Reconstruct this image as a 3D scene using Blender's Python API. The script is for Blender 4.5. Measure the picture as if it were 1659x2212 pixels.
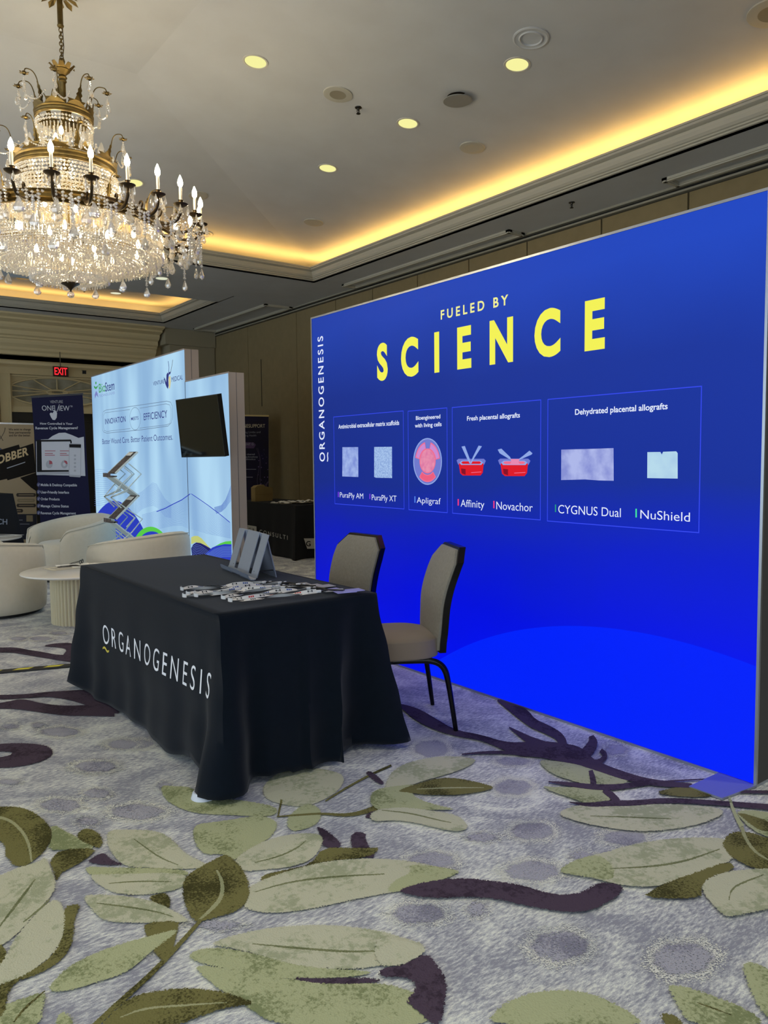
import bpy, bmesh, math, random
from mathutils import Vector, Matrix
for o in list(bpy.data.objects): bpy.data.objects.remove(o)
S = bpy.context.scene; C = S.collection
random.seed(7)
PI = math.pi; R = math.radians

# ---------------------------------------------------------------- camera
# world: +Y runs along the blue light box wall towards the far wall, +X towards that wall, z up, metres
F_PX = 1664.0; CX, CY = 829.5, 1106.0; CAM_H = 1.40
def _cam(px, py): return Vector((px - CX, -(py - CY), -F_PX))
_a = _cam(-430, 1001).normalized()
_b = _cam(3040, 965); _b = (_b - _a * _a.dot(_b)).normalized()
_z = _b.cross(_a)
ROT = Matrix((_b, _a, _z))
cam = bpy.data.cameras.new('camera'); cam_o = bpy.data.objects.new('camera', cam); C.objects.link(cam_o)
cam.sensor_fit = 'HORIZONTAL'; cam.sensor_width = 36; cam.lens = 36 * F_PX / 1659.0
cam.clip_start = .05; cam.clip_end = 100
cam_o.matrix_world = Matrix.Translation((0, 0, CAM_H)) @ ROT.to_4x4()
S.camera = cam_o

# ---------------------------------------------------------------- world, exposure
w = bpy.data.worlds.new('hall_ambient'); S.world = w; w.use_nodes = True
bg = w.node_tree.nodes['Background']
bg.inputs[0].default_value = (.74, .87, 1.0, 1); bg.inputs[1].default_value = 1.75
S.view_settings.view_transform = 'Standard'; S.view_settings.look = 'None'
S.view_settings.gamma = 1; S.view_settings.use_curve_mapping = False
S.view_settings.exposure = 0.0
COVE_W = 34.0        # watts of one long cove strip
BULB_E = 190.0        # candle bulb emission
DOWN_W = 42.0         # downlight spot watts

# ---------------------------------------------------------------- measuring helpers: a pixel of the photograph to a point of the hall
O0 = Vector((0, 0, CAM_H))
def ray(p): return ROT @ _cam(*p)
def onz(p, h=0.0): d = ray(p); return O0 + d * ((h - CAM_H) / d.z)
def onx(p, X): d = ray(p); return O0 + d * (X / d.x)
def ony(p, Y): d = ray(p); return O0 + d * (Y / d.y)
def atd(px, depth, z=0.0):
    q = O0 + ROT @ (_cam(px, CY) * (depth / F_PX)); q.z = z; return q

# ---------------------------------------------------------------- materials
def srgb(c):
    return tuple(((v/255)/12.92 if v/255 <= .04045 else ((v/255+.055)/1.055)**2.4) for v in c)
MATS = {}
def mat(name, col, rough=.6, metal=0, emit=None, es=1.0, bump=None, noise=None, spec=.5, lin=False, trans=0, sheen=0, coat=0):
    if name in MATS: return MATS[name]
    m = bpy.data.materials.new(name); m.use_nodes = True; MATS[name] = m
    nt = m.node_tree; b = nt.nodes['Principled BSDF']
    c = col if lin else srgb(col)
    b.inputs['Base Color'].default_value = (*c, 1); b.inputs['Roughness'].default_value = rough
    b.inputs['Metallic'].default_value = metal; b.inputs['Specular IOR Level'].default_value = spec
    b.inputs['Transmission Weight'].default_value = trans
    b.inputs['Sheen Weight'].default_value = sheen; b.inputs['Coat Weight'].default_value = coat
    if emit is not None:
        b.inputs['Emission Color'].default_value = (*srgb(emit), 1); b.inputs['Emission Strength'].default_value = es
    tc = nt.nodes.new('ShaderNodeTexCoord')
    if noise:   # (scale, amount, second colour)
        n = nt.nodes.new('ShaderNodeTexNoise'); n.inputs['Scale'].default_value = noise[0]; n.inputs['Detail'].default_value = 5
        r = nt.nodes.new('ShaderNodeValToRGB'); r.color_ramp.elements[0].position = .5 - noise[1]; r.color_ramp.elements[1].position = .5 + noise[1]
        r.color_ramp.elements[0].color = (*c, 1); r.color_ramp.elements[1].color = (*srgb(noise[2]), 1)
        nt.links.new(tc.outputs['Object'], n.inputs['Vector']); nt.links.new(n.outputs['Fac'], r.inputs['Fac'])
        nt.links.new(r.outputs['Color'], b.inputs['Base Color'])
    if bump:    # (scale, strength, distance)
        n = nt.nodes.new('ShaderNodeTexNoise'); n.inputs['Scale'].default_value = bump[0]; n.inputs['Detail'].default_value = 3
        bp = nt.nodes.new('ShaderNodeBump'); bp.inputs['Strength'].default_value = bump[1]; bp.inputs['Distance'].default_value = bump[2]
        nt.links.new(tc.outputs['Object'], n.inputs['Vector']); nt.links.new(n.outputs['Fac'], bp.inputs['Height'])
        nt.links.new(bp.outputs['Normal'], b.inputs['Normal'])
    return m
def glow(name, col, es=1.0):        # backlit print or lamp
    if name in MATS: return MATS[name]
    m = mat(name, (4, 4, 4), .6, emit=col, es=es, spec=.08); return m

# ---------------------------------------------------------------- mesh builder
class MB:
    def __init__(s): s.v = []; s.f = []; s.mi = []
    def add(s, vs, fs, T=None, mi=0):
        n = len(s.v)
        for p in vs:
            p = Vector(p); s.v.append(tuple(T @ p) if T is not None else tuple(p))
        for f in fs: s.f.append([n + i for i in f]); s.mi.append(mi)
        return s
    def box(s, x0, x1, y0, y1, z0, z1, T=None, mi=0):
        return s.add([(x0,y0,z0),(x1,y0,z0),(x1,y1,z0),(x0,y1,z0),(x0,y0,z1),(x1,y0,z1),(x1,y1,z1),(x0,y1,z1)],
                     [(3,2,1,0),(4,5,6,7),(0,1,5,4),(1,2,6,5),(2,3,7,6),(3,0,4,7)], T, mi)
    def bbox(s, x0, x1, y0, y1, z0, z1, r=.01, T=None, mi=0):   # box with rounded edges
        bm = bmesh.new(); bmesh.ops.create_cube(bm, size=1)
        for v in bm.verts: v.co = Vector(((x0+x1)/2+v.co.x*(x1-x0), (y0+y1)/2+v.co.y*(y1-y0), (z0+z1)/2+v.co.z*(z1-z0)))
        bmesh.ops.bevel(bm, geom=bm.edges[:]+bm.verts[:], offset=r, segments=3, profile=.5, affect='EDGES')
        bm.verts.index_update()
        s.add([v.co.copy() for v in bm.verts], [[v.index for v in f.verts] for f in bm.faces], T, mi); bm.free(); return s
    def lathe(s, prof, n=24, T=None, mi=0, a0=0, a1=2*PI):
        full = abs(a1-a0-2*PI) < 1e-6; m = n if full else n+1
        vs = [(r*math.cos(a0+(a1-a0)*i/n), r*math.sin(a0+(a1-a0)*i/n), z) for r, z in prof for i in range(m)]
        fs = []
        for k in range(len(prof)-1):
            for i in range(n):
                j = (i+1) % m
                fs.append((k*m+i, k*m+j, (k+1)*m+j, (k+1)*m+i))
        return s.add(vs, fs, T, mi)
    def tube(s, pts, r, n=8, T=None, mi=0, cap=True):
        pts = [Vector(p) for p in pts]; rr = r if isinstance(r, (list, tuple)) else [r]*len(pts)
        vs = []; fs = []; up = None
        for i, p in enumerate(pts):
            t = (pts[min(i+1, len(pts)-1)] - pts[max(i-1, 0)]).normalized()
            if up is None: up = Vector((0,0,1)) if abs(t.z) < .9 else Vector((1,0,0))
            u = (up - t*up.dot(t)).normalized(); up = u; q = t.cross(u)
            for k in range(n):
                a = 2*PI*k/n; vs.append(p + (u*math.cos(a)+q*math.sin(a))*rr[i])
        for i in range(len(pts)-1):
            for k in range(n): fs.append((i*n+k, i*n+(k+1) % n, (i+1)*n+(k+1) % n, (i+1)*n+k))
        if cap: fs.append(list(range(n))[::-1]); fs.append([(len(pts)-1)*n+k for k in range(n)])
        return s.add(vs, fs, T, mi)
    def grid(s, fn, nu, nv, T=None, mi=0, wrap=False):
        m = nu if wrap else nu+1
        vs = [fn(i/nu, j/nv) for j in range(nv+1) for i in range(m)]
        fs = [(j*m+i, j*m+(i+1) % m, (j+1)*m+(i+1) % m, (j+1)*m+i) for j in range(nv) for i in range(nu)]
        return s.add(vs, fs, T, mi)
    def prism(s, poly, fn, t, mi=0):       # a flat outline (u,v) pushed to fn(u,v,w), thickness t
        n = len(poly); vs = [fn(u, v, 0) for u, v in poly] + [fn(u, v, t) for u, v in poly]
        fs = [list(range(n))[::-1], [n+i for i in range(n)]] + [(i, (i+1) % n, n+(i+1) % n, n+i) for i in range(n)]
        return s.add(vs, fs, None, mi)
    def build(s, name, m, parent=None, smooth=False, kind=None, angle=None):
        me = bpy.data.meshes.new(name); me.from_pydata(s.v, [], s.f)
        ms = m if isinstance(m, (list, tuple)) else [m]
        for x in ms: me.materials.append(x)
        if len(ms) > 1: me.polygons.foreach_set('material_index', s.mi)
        if smooth:
            me.shade_smooth()
            if angle: me.set_sharp_from_angle(angle=R(angle))
        me.update()
        o = bpy.data.objects.new(name, me); C.objects.link(o)
        if parent is not None: o.parent = parent
        if kind: o['kind'] = kind
        return o
def tag(o, label, cat, group=None):
    o['label'] = label; o['category'] = cat
    if group: o['group'] = group
    return o
def thing(name, label, cat, loc=(0,0,0), rz=0, group=None):
    o = bpy.data.objects.new(name, None); C.objects.link(o); o.location = loc; o.rotation_euler = (0,0,rz)
    o.empty_display_size = .1
    return tag(o, label, cat, group)
def struct(o): o['kind'] = 'structure'; return o
def dup(root, loc, rz, label, group=None):
    r = root.copy(); C.objects.link(r); r.location = loc; r.rotation_euler = (0,0,rz); r['label'] = label
    if group: r['group'] = group
    for ch in list(root.children):
        c = ch.copy(); C.objects.link(c); c.parent = r
        for g in ch.children:
            d = g.copy(); C.objects.link(d); d.parent = c
    return r
def smoothpoly(pts, it=2):          # Chaikin corner cutting of a closed outline
    for _ in range(it):
        q = []
        for i in range(len(pts)):
            a, b = pts[i], pts[(i+1) % len(pts)]
            q += [(a[0]*.75+b[0]*.25, a[1]*.75+b[1]*.25), (a[0]*.25+b[0]*.75, a[1]*.25+b[1]*.75)]
        pts = q
    return pts
def smoothline(pts, it=2):
    for _ in range(it):
        q = [pts[0]]
        for i in range(len(pts)-1):
            a, b = pts[i], pts[i+1]
            q += [tuple(a[k]*.75+b[k]*.25 for k in range(len(a))), tuple(a[k]*.25+b[k]*.75 for k in range(len(a)))]
        pts = q + [pts[-1]]
    return pts

# ---------------------------------------------------------------- lettering
_font = {}
def text_mesh(body, bold=0.0, space=1.0):
    cu = bpy.data.curves.new('t', 'FONT'); cu.body = body; cu.offset = bold; cu.space_character = space; cu.resolution_u = 5
    ob = bpy.data.objects.new('t', cu); C.objects.link(ob)
    dg = bpy.context.evaluated_depsgraph_get()
    me = bpy.data.meshes.new_from_object(ob.evaluated_get(dg))
    vs = [v.co.copy() for v in me.vertices]; fs = [list(p.vertices) for p in me.polygons]
    bpy.data.meshes.remove(me); bpy.data.objects.remove(ob); bpy.data.curves.remove(cu)
    return vs, fs
def cap_h(bold):
    if bold not in _font:
        v, _ = text_mesh('H', bold); _font[bold] = (min(p.y for p in v), max(p.y for p in v))
    return _font[bold]
def letters(body, fn, m, parent, bold=0.0, space=1.0, name='lettering', flip=False):
    """fn(u, v): u 0..1 along the line, v 0 baseline .. 1 cap height, gives a point of the hall"""
    v, f = text_mesh(body, bold, space); c0, c1 = cap_h(bold)
    x0 = min(p.x for p in v); x1 = max(p.x for p in v)
    mb = MB(); mb.add([fn((p.x-x0)/(x1-x0), (p.y-c0)/(c1-c0)) for p in v], [q[::-1] for q in f] if flip else f)
    return mb.build(name, m, parent)
def quadfn(lb, lt, rb, rt=None):
    lb, lt, rb = Vector(lb), Vector(lt), Vector(rb)
    return lambda u, v: lb + (rb-lb)*u + (lt-lb)*v
# ================================================================ the setting
XW = 6.40; HS = 3.789; YF = 14.2           # right wall, soffit height, far wall
TX, TY = 1.50, 5.46                        # centre of the near ceiling tray, the chandelier hangs here
paint = mat('ceiling_paint', (190, 193, 194), .85, bump=(60, .05, .01), noise=(3, .2, (184, 186, 186)))
trimw = mat('trim_paint', (178, 174, 158), .55)
# --- carpet
def carpet_base():
    m = bpy.data.materials.new('carpet_ground'); m.use_nodes = True; nt = m.node_tree; b = nt.nodes['Principled BSDF']; L = nt.links.new
    N = nt.nodes.new
    tc = N('ShaderNodeTexCoord'); mp = N('ShaderNodeMapping'); mp.inputs['Rotation'].default_value = (0, 0, R(-38)); mp.inputs['Scale'].default_value = (1, 3.2, 1)
    L(tc.outputs['Object'], mp.inputs['Vector'])
    n1 = N('ShaderNodeTexNoise'); n1.inputs['Scale'].default_value = 34; n1.inputs['Detail'].default_value = 8; n1.inputs['Roughness'].default_value = .72
    L(mp.outputs['Vector'], n1.inputs['Vector'])
    n2 = N('ShaderNodeTexNoise'); n2.inputs['Scale'].default_value = 3.1; n2.inputs['Detail'].default_value = 4; n2.inputs['Distortion'].default_value = 1.4
    L(tc.outputs['Object'], n2.inputs['Vector'])
    ad = N('ShaderNodeMath'); ad.operation = 'MULTIPLY_ADD'; ad.inputs[1].default_value = 1.5; L(n2.outputs['Fac'], ad.inputs[0]); 
    ml = N('ShaderNodeMath'); ml.operation = 'MULTIPLY_ADD'; ml.inputs[1].default_value = 2.6; ml.inputs[2].default_value = -1.55; L(n1.outputs['Fac'], ml.inputs[0]); L(ml.outputs[0], ad.inputs[2])
    r = N('ShaderNodeValToRGB'); L(ad.outputs[0], r.inputs['Fac'])
    e = r.color_ramp.elements; e[0].position = .22; e[0].color = (*srgb((146, 147, 157)), 1); e[1].position = .84; e[1].color = (*srgb((228, 229, 218)), 1)
    x = e.new(.52); x.color = (*srgb((187, 188, 190)), 1)
    L(r.outputs['Color'], b.inputs['Base Color']); b.inputs['Roughness'].default_value = .95; b.inputs['Specular IOR Level'].default_value = .1
    n3 = N('ShaderNodeTexNoise'); n3.inputs['Scale'].default_value = 260; n3.inputs['Detail'].default_value = 2; L(tc.outputs['Object'], n3.inputs['Vector'])
    bp = N('ShaderNodeBump'); bp.inputs['Strength'].default_value = .5; bp.inputs['Distance'].default_value = .004
    L(n3.outputs['Fac'], bp.inputs['Height']); L(bp.outputs['Normal'], b.inputs['Normal'])
    return m
def carpet_ink(name, c1, c2, scale=60, fade=0.0, grad=None):
    """one yarn colour of the carpet; 'edge' attribute (1 inside, 0 at the rim) breaks the rim up into tufts"""
    m = bpy.data.materials.new(name); m.use_nodes = True; nt = m.node_tree; b = nt.nodes['Principled BSDF']; L = nt.links.new; N = nt.nodes.new
    tc = N('ShaderNodeTexCoord')
    n1 = N('ShaderNodeTexNoise'); n1.inputs['Scale'].default_value = scale; n1.inputs['Detail'].default_value = 6; n1.inputs['Roughness'].default_value = .7
    L(tc.outputs['Object'], n1.inputs['Vector'])
    n2 = N('ShaderNodeTexNoise'); n2.inputs['Scale'].default_value = 5; n2.inputs['Detail'].default_value = 2; L(tc.outputs['Object'], n2.inputs['Vector'])
    ad = N('ShaderNodeMath'); ad.operation = 'ADD'; L(n1.outputs['Fac'], ad.inputs[0]); L(n2.outputs['Fac'], ad.inputs[1])
    r = N('ShaderNodeValToRGB'); L(ad.outputs[0], r.inputs['Fac']); e = r.color_ramp.elements
    e[0].position = .86; e[1].position = 1.14 if True else 1; e[0].color = (*srgb(c1), 1); e[1].color = (*srgb(c2), 1)
    L(r.outputs['Color'], b.inputs['Base Color']); b.inputs['Roughness'].default_value = .95; b.inputs['Specular IOR Level'].default_value = .1
    at = N('ShaderNodeAttribute'); at.attribute_name = 'edge'
    n3 = N('ShaderNodeTexNoise'); n3.inputs['Scale'].default_value = 190; n3.inputs['Detail'].default_value = 2; L(tc.outputs['Object'], n3.inputs['Vector'])
    bp = N('ShaderNodeBump'); bp.inputs['Strength'].default_value = .5; bp.inputs['Distance'].default_value = .004
    L(n3.outputs['Fac'], bp.inputs['Height']); L(bp.outputs['Normal'], b.inputs['Normal'])
    mr = N('ShaderNodeMapRange'); mr.inputs['From Min'].default_value = .32; mr.inputs['From Max'].default_value = .68; L(n3.outputs['Fac'], mr.inputs['Value'])
    gt = N('ShaderNodeMath'); gt.operation = 'GREATER_THAN'; L(at.outputs['Fac'], gt.inputs[0]); L(mr.outputs[0], gt.inputs[1])
    if fade:
        sc = N('ShaderNodeMath'); sc.operation = 'MULTIPLY'; sc.inputs[1].default_value = fade; L(at.outputs['Fac'], sc.inputs[0]); L(sc.outputs[0], gt.inputs[0])
    L(gt.outputs[0], b.inputs['Alpha'])
    return m
floor_m = carpet_base()
fl = MB(); fl.add([(-6,-2.5,0),(XW+.1,-2.5,0),(XW+.1,YF+.1,0),(-6,YF+.1,0),(-6,-2.5,-.05),(XW+.1,-2.5,-.05),(XW+.1,YF+.1,-.05),(-6,YF+.1,-.05)],
                  [(0,1,2,3),(7,6,5,4),(0,4,5,1),(1,5,6,2),(2,6,7,3),(3,7,4,0)])
floor = struct(fl.build('floor', floor_m))
INK = dict(P=carpet_ink('carpet_pale_sage', (160, 164, 134), (190, 189, 163), 45),
           G=carpet_ink('carpet_green', (128, 136, 96), (172, 176, 136), 90),
           D=carpet_ink('carpet_olive', (66, 64, 34), (116, 112, 68), 120),
           V=carpet_ink('carpet_plum', (58, 47, 58), (78, 65, 78), 60),
           O=carpet_ink('carpet_lavender_grey', (132, 131, 145), (166, 165, 174), 110, fade=.72),
           C=carpet_ink('carpet_cream', (196, 197, 193), (220, 219, 208), 110, fade=.50),
           N=carpet_ink('carpet_vein_pale', (146, 150, 112), (160, 160, 122), 60),
           M=carpet_ink('carpet_vein_dark', (104, 110, 76), (124, 128, 92), 60))
_lv = [0]
NAMES = dict(P='carpet_leaf', G='carpet_leaf', D='carpet_leaf', V='carpet_branch', O='carpet_spot', C='carpet_spot_halo', N='leaf_vein', M='leaf_vein')
from mathutils.geometry import tessellate_polygon
def inlay(poly, ink, rim=.012, lift=None, strip=False):
    """a flat patch of coloured yarn on the floor, outline in metres"""
    _lv[0] += 1; z = .0006 + _lv[0]*.00005 if lift is None else lift
    n = len(poly); area = sum(poly[i][0]*poly[(i+1) % n][1]-poly[(i+1) % n][0]*poly[i][1] for i in range(n))
    if area < 0: poly = poly[::-1]
    P = [Vector(p) for p in poly]; nn = []
    for i in range(n):
        t = P[(i+1) % n]-P[i-1]; t = t.normalized() if t.length > 1e-9 else Vector((1, 0)); nn.append(Vector((t.y, -t.x)))
    inner = [P[i]-nn[i]*rim*.5 for i in range(n)]; outer = [P[i]+nn[i]*rim*.5 for i in range(n)]
    me = bpy.data.meshes.new(NAMES[ink])
    if strip: h = n//2; core = [(i, i+1, n-2-i, n-1-i) for i in range(h-1)]
    else: core = [tuple(t) for t in tessellate_polygon([[Vector((p.x, p.y, 0)) for p in inner]])]
    fix = []
    for f_ in core:
        ar = sum(inner[f_[i]].x*inner[f_[(i+1) % len(f_)]].y-inner[f_[(i+1) % len(f_)]].x*inner[f_[i]].y for i in range(len(f_)))
        fix.append(f_ if ar > 0 else f_[::-1])
    me.from_pydata([(p.x, p.y, z) for p in inner]+[(p.x, p.y, z) for p in outer], [],
                   fix+[(i, n+i, n+(i+1) % n, (i+1) % n) for i in range(n)])
    me.materials.append(INK[ink])
    a = me.attributes.new('edge', 'FLOAT', 'POINT'); a.data.foreach_set('value', [1.2]*n+[-.2]*n)
    o = bpy.data.objects.new(NAMES[ink], me); C.objects.link(o); o.parent = floor
    return o
FR = dict(A=lambda x, y: (x*.5003, 1580+y*.5004), B=lambda x, y: (830+x*.4997, 1500+y*.4997), L=lambda x, y: (x*.3014, 1100+y*.3014))
def gp(fr, pts):
    out = []
    for x, y in pts:
        q = onz(FR[fr](x, y)); out.append((q.x, q.y))
    return out
def leaf(fr, ink, pts, it=2, rim=.012): return inlay(smoothpoly(gp(fr, pts), it), ink, .012 if ink == 'V' else rim)
def band(fr, ink, pts, rim=.004, it=2):      # (x, y, width) in image pixels of the crop, widths measured across
    L = smoothline([tuple(p) for p in pts], it); l = []; r = []
    for i, (x, y, wd) in enumerate(L):
        a = L[max(i-1, 0)]; b = L[min(i+1, len(L)-1)]; dx, dy = b[0]-a[0], (b[1]-a[1]); k = math.hypot(dx, dy) or 1
        l.append((x-dy/k*wd/2, y+dx/k*wd/2)); r.append((x+dy/k*wd/2, y-dx/k*wd/2))
    return inlay(gp(fr, l+r[::-1]), ink, rim, strip=True)
def oval(fr, x, y, rx, ry, rim=.03):
    pts = [(x+rx*math.cos(t*PI/9)*(1+.1*math.sin(3*t+x)), y+ry*math.sin(t*PI/9)*(1+.12*math.cos(2*t+y))) for t in range(18)]
    inlay(smoothpoly(gp(fr, [(x+(a-x)*1.42, y+(b-y)*1.5) for a, b in pts]), 1), 'C', .05)
    return inlay(smoothpoly(gp(fr, pts), 1), 'O', rim)
for a in [('B',205,235,75,38),('B',555,290,75,20),('B',555,402,82,34),('B',640,592,95,38),('B',1040,620,95,34),('B',205,720,105,38),('B',640,765,120,44),
          ('B',150,950,115,45),('B',760,1090,125,66),('B',1290,1145,132,72),('B',400,930,45,35),('B',1000,240,50,24),('B',420,620,70,20),('B',850,700,50,22),
          ('A',395,160,90,24),('A',560,56,100,22),('A',262,320,90,28),('A',592,350,112,34),('A',380,390,50,18),('A',420,270,60,22),('A',930,840,110,22),('A',560,960,80,18),
          ('L',430,1600,140,34),('L',690,1848,150,40),('L',880,1690,105,34),('L',270,1550,50,18),('L',70,1560,70,20),('L',290,930,80,16),('L',130,930,60,14),('L',420,890,60,12),
          ('L',60,1960,90,20),('L',1180,1990,60,30)]: oval(*a)
# plum branches on the left
band('L','V',[(-200,1010,40),(0,1012,34),(110,1012,40),(200,1030,38),(300,1045,40),(420,1068,36),(520,1070,60)])
leaf('L','V',[(300,985),(380,965),(530,958),(560,1000),(530,1085),(430,1070),(450,1050),(485,1005),(400,990)])
band('L','V',[(-150,1350,30),(0,1352,34),(180,1345,28),(330,1330,34),(480,1335,60),(620,1350,110),(740,1385,150),(860,1410,120)])
band('L','V',[(-80,1420,30),(60,1408,50),(160,1400,80),(300,1430,64),(480,1450,70),(640,1445,80),(820,1450,80)])
leaf('L','P',[(170,1356),(300,1350),(430,1372),(560,1386),(540,1412),(400,1404),(200,1392),(130,1385)]) if False else None
leaf('L','V',[(-60,1690),(120,1680),(260,1686),(350,1705),(385,1745),(350,1790),(240,1832),(100,1855),(-60,1862),(-60,1790),(60,1775),(105,1745),(-60,1738)])
# --- leaves, left half (crop A)
leaf('A','G',[(690,235),(750,240),(840,245),(850,300),(1000,295),(1100,310),(1200,330),(1190,375),(1000,365),(850,360),(760,330),(705,290)])
leaf('A','P',[(1130,250),(1180,190),(1290,160),(1400,165),(1490,190),(1475,250),(1400,300),(1320,330),(1240,325),(1150,300)])
leaf('A','G',[(835,405),(930,395),(1030,380),(1120,365),(1200,390),(1190,440),(1130,490),(1060,545),(1000,560),(960,530),(880,540),(835,480)])
leaf('A','G',[(1235,390),(1270,345),(1330,310),(1390,340),(1380,400),(1310,430),(1250,435)])
band('A','D',[(1195,372,5),(1290,365,9),(1390,358,9),(1500,368,14),(1600,345,22),(1670,310,26)])
band('A','D',[(1200,375,6),(1207,340,8),(1216,298,10)])
band('A','D',[(1405,305,6),(1490,250,9),(1600,190,9),(1690,150,9)])
leaf('A','V',[(1572,182),(1602,172),(1665,228),(1640,236)])
leaf('A','V',[(1570,378),(1600,348),(1650,345),(1655,366),(1610,380)])
leaf('A','V',[(1360,412),(1420,435),(1490,505),(1395,510),(1385,450)],1)
leaf('A','V',[(1518,440),(1580,440),(1578,480),(1630,552),(1560,548),(1512,500)],1)
leaf('A','P',[(460,430),(560,428),(680,433),(745,470),(795,530),(880,572),(910,590),(790,602),(650,595),(540,590),(488,540),(463,490)])
band('A','M',[(580,470,3),(640,515,6),(700,555,6),(770,582,3)])
leaf('A','V',[(372,568),(410,543),(450,526),(480,560),(545,582),(440,582)])
leaf('A','G',[(362,588),(450,592),(560,594),(700,596),(815,606),(810,632),(700,628),(560,625),(430,632),(385,625)])
leaf('A','P',[(380,625),(450,622),(560,620),(700,615),(810,625),(800,662),(780,684),(700,702),(600,714),(500,706),(430,672)])
band('A','M',[(470,662,3),(600,652,7),(740,655,3)])
leaf('A','D',[(655,712),(730,700),(738,775),(690,758),(645,735)],1)
leaf('A','P',[(350,713),(440,710),(560,718),(680,745),(770,790),(830,830),(700,834),(560,832),(450,827),(400,782)])
band('A','M',[(420,748,4),(560,765,8),(680,785,6),(750,808,3)])
leaf('A','P',[(1005,562),(1080,508),(1180,463),(1300,443),(1390,448),(1395,490),(1350,562),(1250,592),(1150,602),(1040,612)])
band('A','M',[(1100,572,3),(1210,545,7),(1290,505,6),(1320,478,3)])
leaf('A','D',[(1130,625),(1250,600),(1340,580),(1395,508),(1500,508),(1590,510),(1645,506),(1600,548),(1400,568),(1250,625),(1125,662)],1)
leaf('A','P',[(1040,705),(1090,670),(1150,640),(1300,590),(1450,560),(1640,552),(1800,570),(1945,602),(1990,612),(1900,650),(1760,690),(1659,706),(1500,738),(1350,772),(1200,792),(1100,785),(1045,760)])
leaf('A','G',[(1760,580),(1850,585),(1950,600),(1995,612),(1900,652),(1780,688),(1659,706),(1700,650),(1780,615)])
band('A','M',[(1100,700,3),(1250,655,7),(1450,632,8),(1660,622,4)])
leaf('A','D',[(620,833),(775,823),(770,860),(745,960),(705,1003),(662,960),(628,880)],1)
leaf('A','G',[(775,856),(650,890),(500,930),(350,990),(260,1050),(195,1135),(300,1127),(450,1082),(560,1042),(660,950),(745,890)])
leaf('A','G',[(-60,1215),(100,1160),(205,1125),(185,1200),(170,1290),(-60,1290)])
band('A','D',[(60,1263,5),(110,1200,12),(195,1128,5)])
leaf('A','G',[(780,985),(900,930),(1150,975),(1400,1030),(1640,1045),(1500,1072),(1300,1078),(1100,1075),(1000,1040)])
leaf('A','G',[(820,1010),(1000,1035),(1250,1078),(1400,1090),(1659,1095),(1780,1130),(1870,1180),(1860,1290),(1200,1290),(1050,1185),(930,1112)])
leaf('A','P',[(890,925),(1060,872),(1250,845),(1450,842),(1659,870),(1740,900),(1850,930),(1790,985),(1700,1010),(1500,1040),(1300,1022),(1150,982),(1000,942)])
band('A','M',[(1090,925,4),(1300,945,10),(1500,960,10),(1640,955,5)])
leaf('A','V',[(1250,1070),(1400,1075),(1560,1070),(1659,1080),(1600,1096),(1450,1099),(1330,1092)])
leaf('A','P',[(-80,660),(20,620),(90,590),(170,568),(195,545),(222,600),(242,660),(230,710),(150,800),(60,900),(-80,985)])
leaf('A','D',[(-60,930),(30,928),(32,1060),(5,1110),(-60,1110)],1)
leaf('A','D',[(268,765),(355,748),(322,810),(316,900),(292,970),(230,1022),(150,1062),(60,1092),(32,1150),(20,1235),(-60,1260),(-60,1120),(150,1035),(232,970),(270,880)],1)
leaf('A','P',[(-80,1130),(15,1000),(60,905),(150,795),(238,722),(280,770),(278,880),(232,972),(130,1048),(50,1085)])
band('A','M',[(-10,860,5),(60,770,12),(120,690,10),(152,645,4)])
band('A','M',[(100,832,4),(160,785,9),(216,733,5)])
leaf('A','G',[(218,400),(330,462),(430,512),(300,518),(205,518),(222,470)],1)
leaf('A','D',[(325,465),(345,435),(375,423),(422,440),(444,470),(440,500),(420,513)],2)
leaf('A','D',[(262,515),(425,510),(370,560),(290,605),(262,620),(243,658),(230,600),(212,570)],1)
leaf('A','D',[(-80,335),(60,328),(130,345),(190,385),(224,430),(224,472),(196,522),(150,560),(110,590),(50,586),(44,560),(22,548),(24,500),(-10,470),(-80,560)])
band('A','N',[(-40,372,12),(40,385,12),(100,440,14),(128,500,13),(137,572,6)])
leaf('A','D',[(795,640),(850,600),(930,558),(970,535),(1012,560),(1062,620),(1080,690),(1062,752),(1020,786),(950,806),(880,826),(842,836),(803,770),(788,700)])
band('A','N',[(936,606,8),(962,660,16),(958,725,18),(915,775,16),(860,822,8)])
band('A','D',[(868,822,14),(760,945,20),(640,1070,22),(520,1175,24),(400,1290,26)])
leaf('A','D',[(420,1290),(500,1210),(560,1160),(640,1135),(780,1118),(900,1123),(1000,1143),(1110,1187),(1000,1197),(880,1232),(740,1290)],1)
band('A','N',[(520,1245,4),(620,1205,9),(800,1192,9),(980,1180,4)])
leaf('A','G',[(235,1290),(260,1215),(310,1240),(320,1290)],1)
# --- right half (crop B)
leaf('B','G',[(660,285),(760,298),(860,300),(1000,335),(1060,370),(1040,398),(900,402),(780,372),(700,335)])
leaf('B','G',[(680,400),(740,408),(900,408),(975,430),(990,462),(900,488),(800,452),(710,422)])
leaf('B','P',[(5,400),(30,340),(100,298),(250,270),(400,280),(382,312),(280,350),(150,385),(50,430),(0,440)])
leaf('B','G',[(-60,420),(60,400),(150,395),(110,440),(200,480),(330,507),(200,505),(60,520),(-60,500)])
leaf('B','P',[(-60,510),(60,492),(200,508),(330,530),(372,590),(300,602),(200,577),(60,548),(-60,560)])
band('B','M',[(-10,508,3),(110,520,6),(230,550,5),(290,562,3)])
leaf('B','D',[(50,425),(150,390),(240,366),(330,370),(420,390),(490,411),(400,431),(300,443),(180,441),(100,431)],1)
band('B','N',[(140,416,3),(280,410,7),(430,410,3)])
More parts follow.
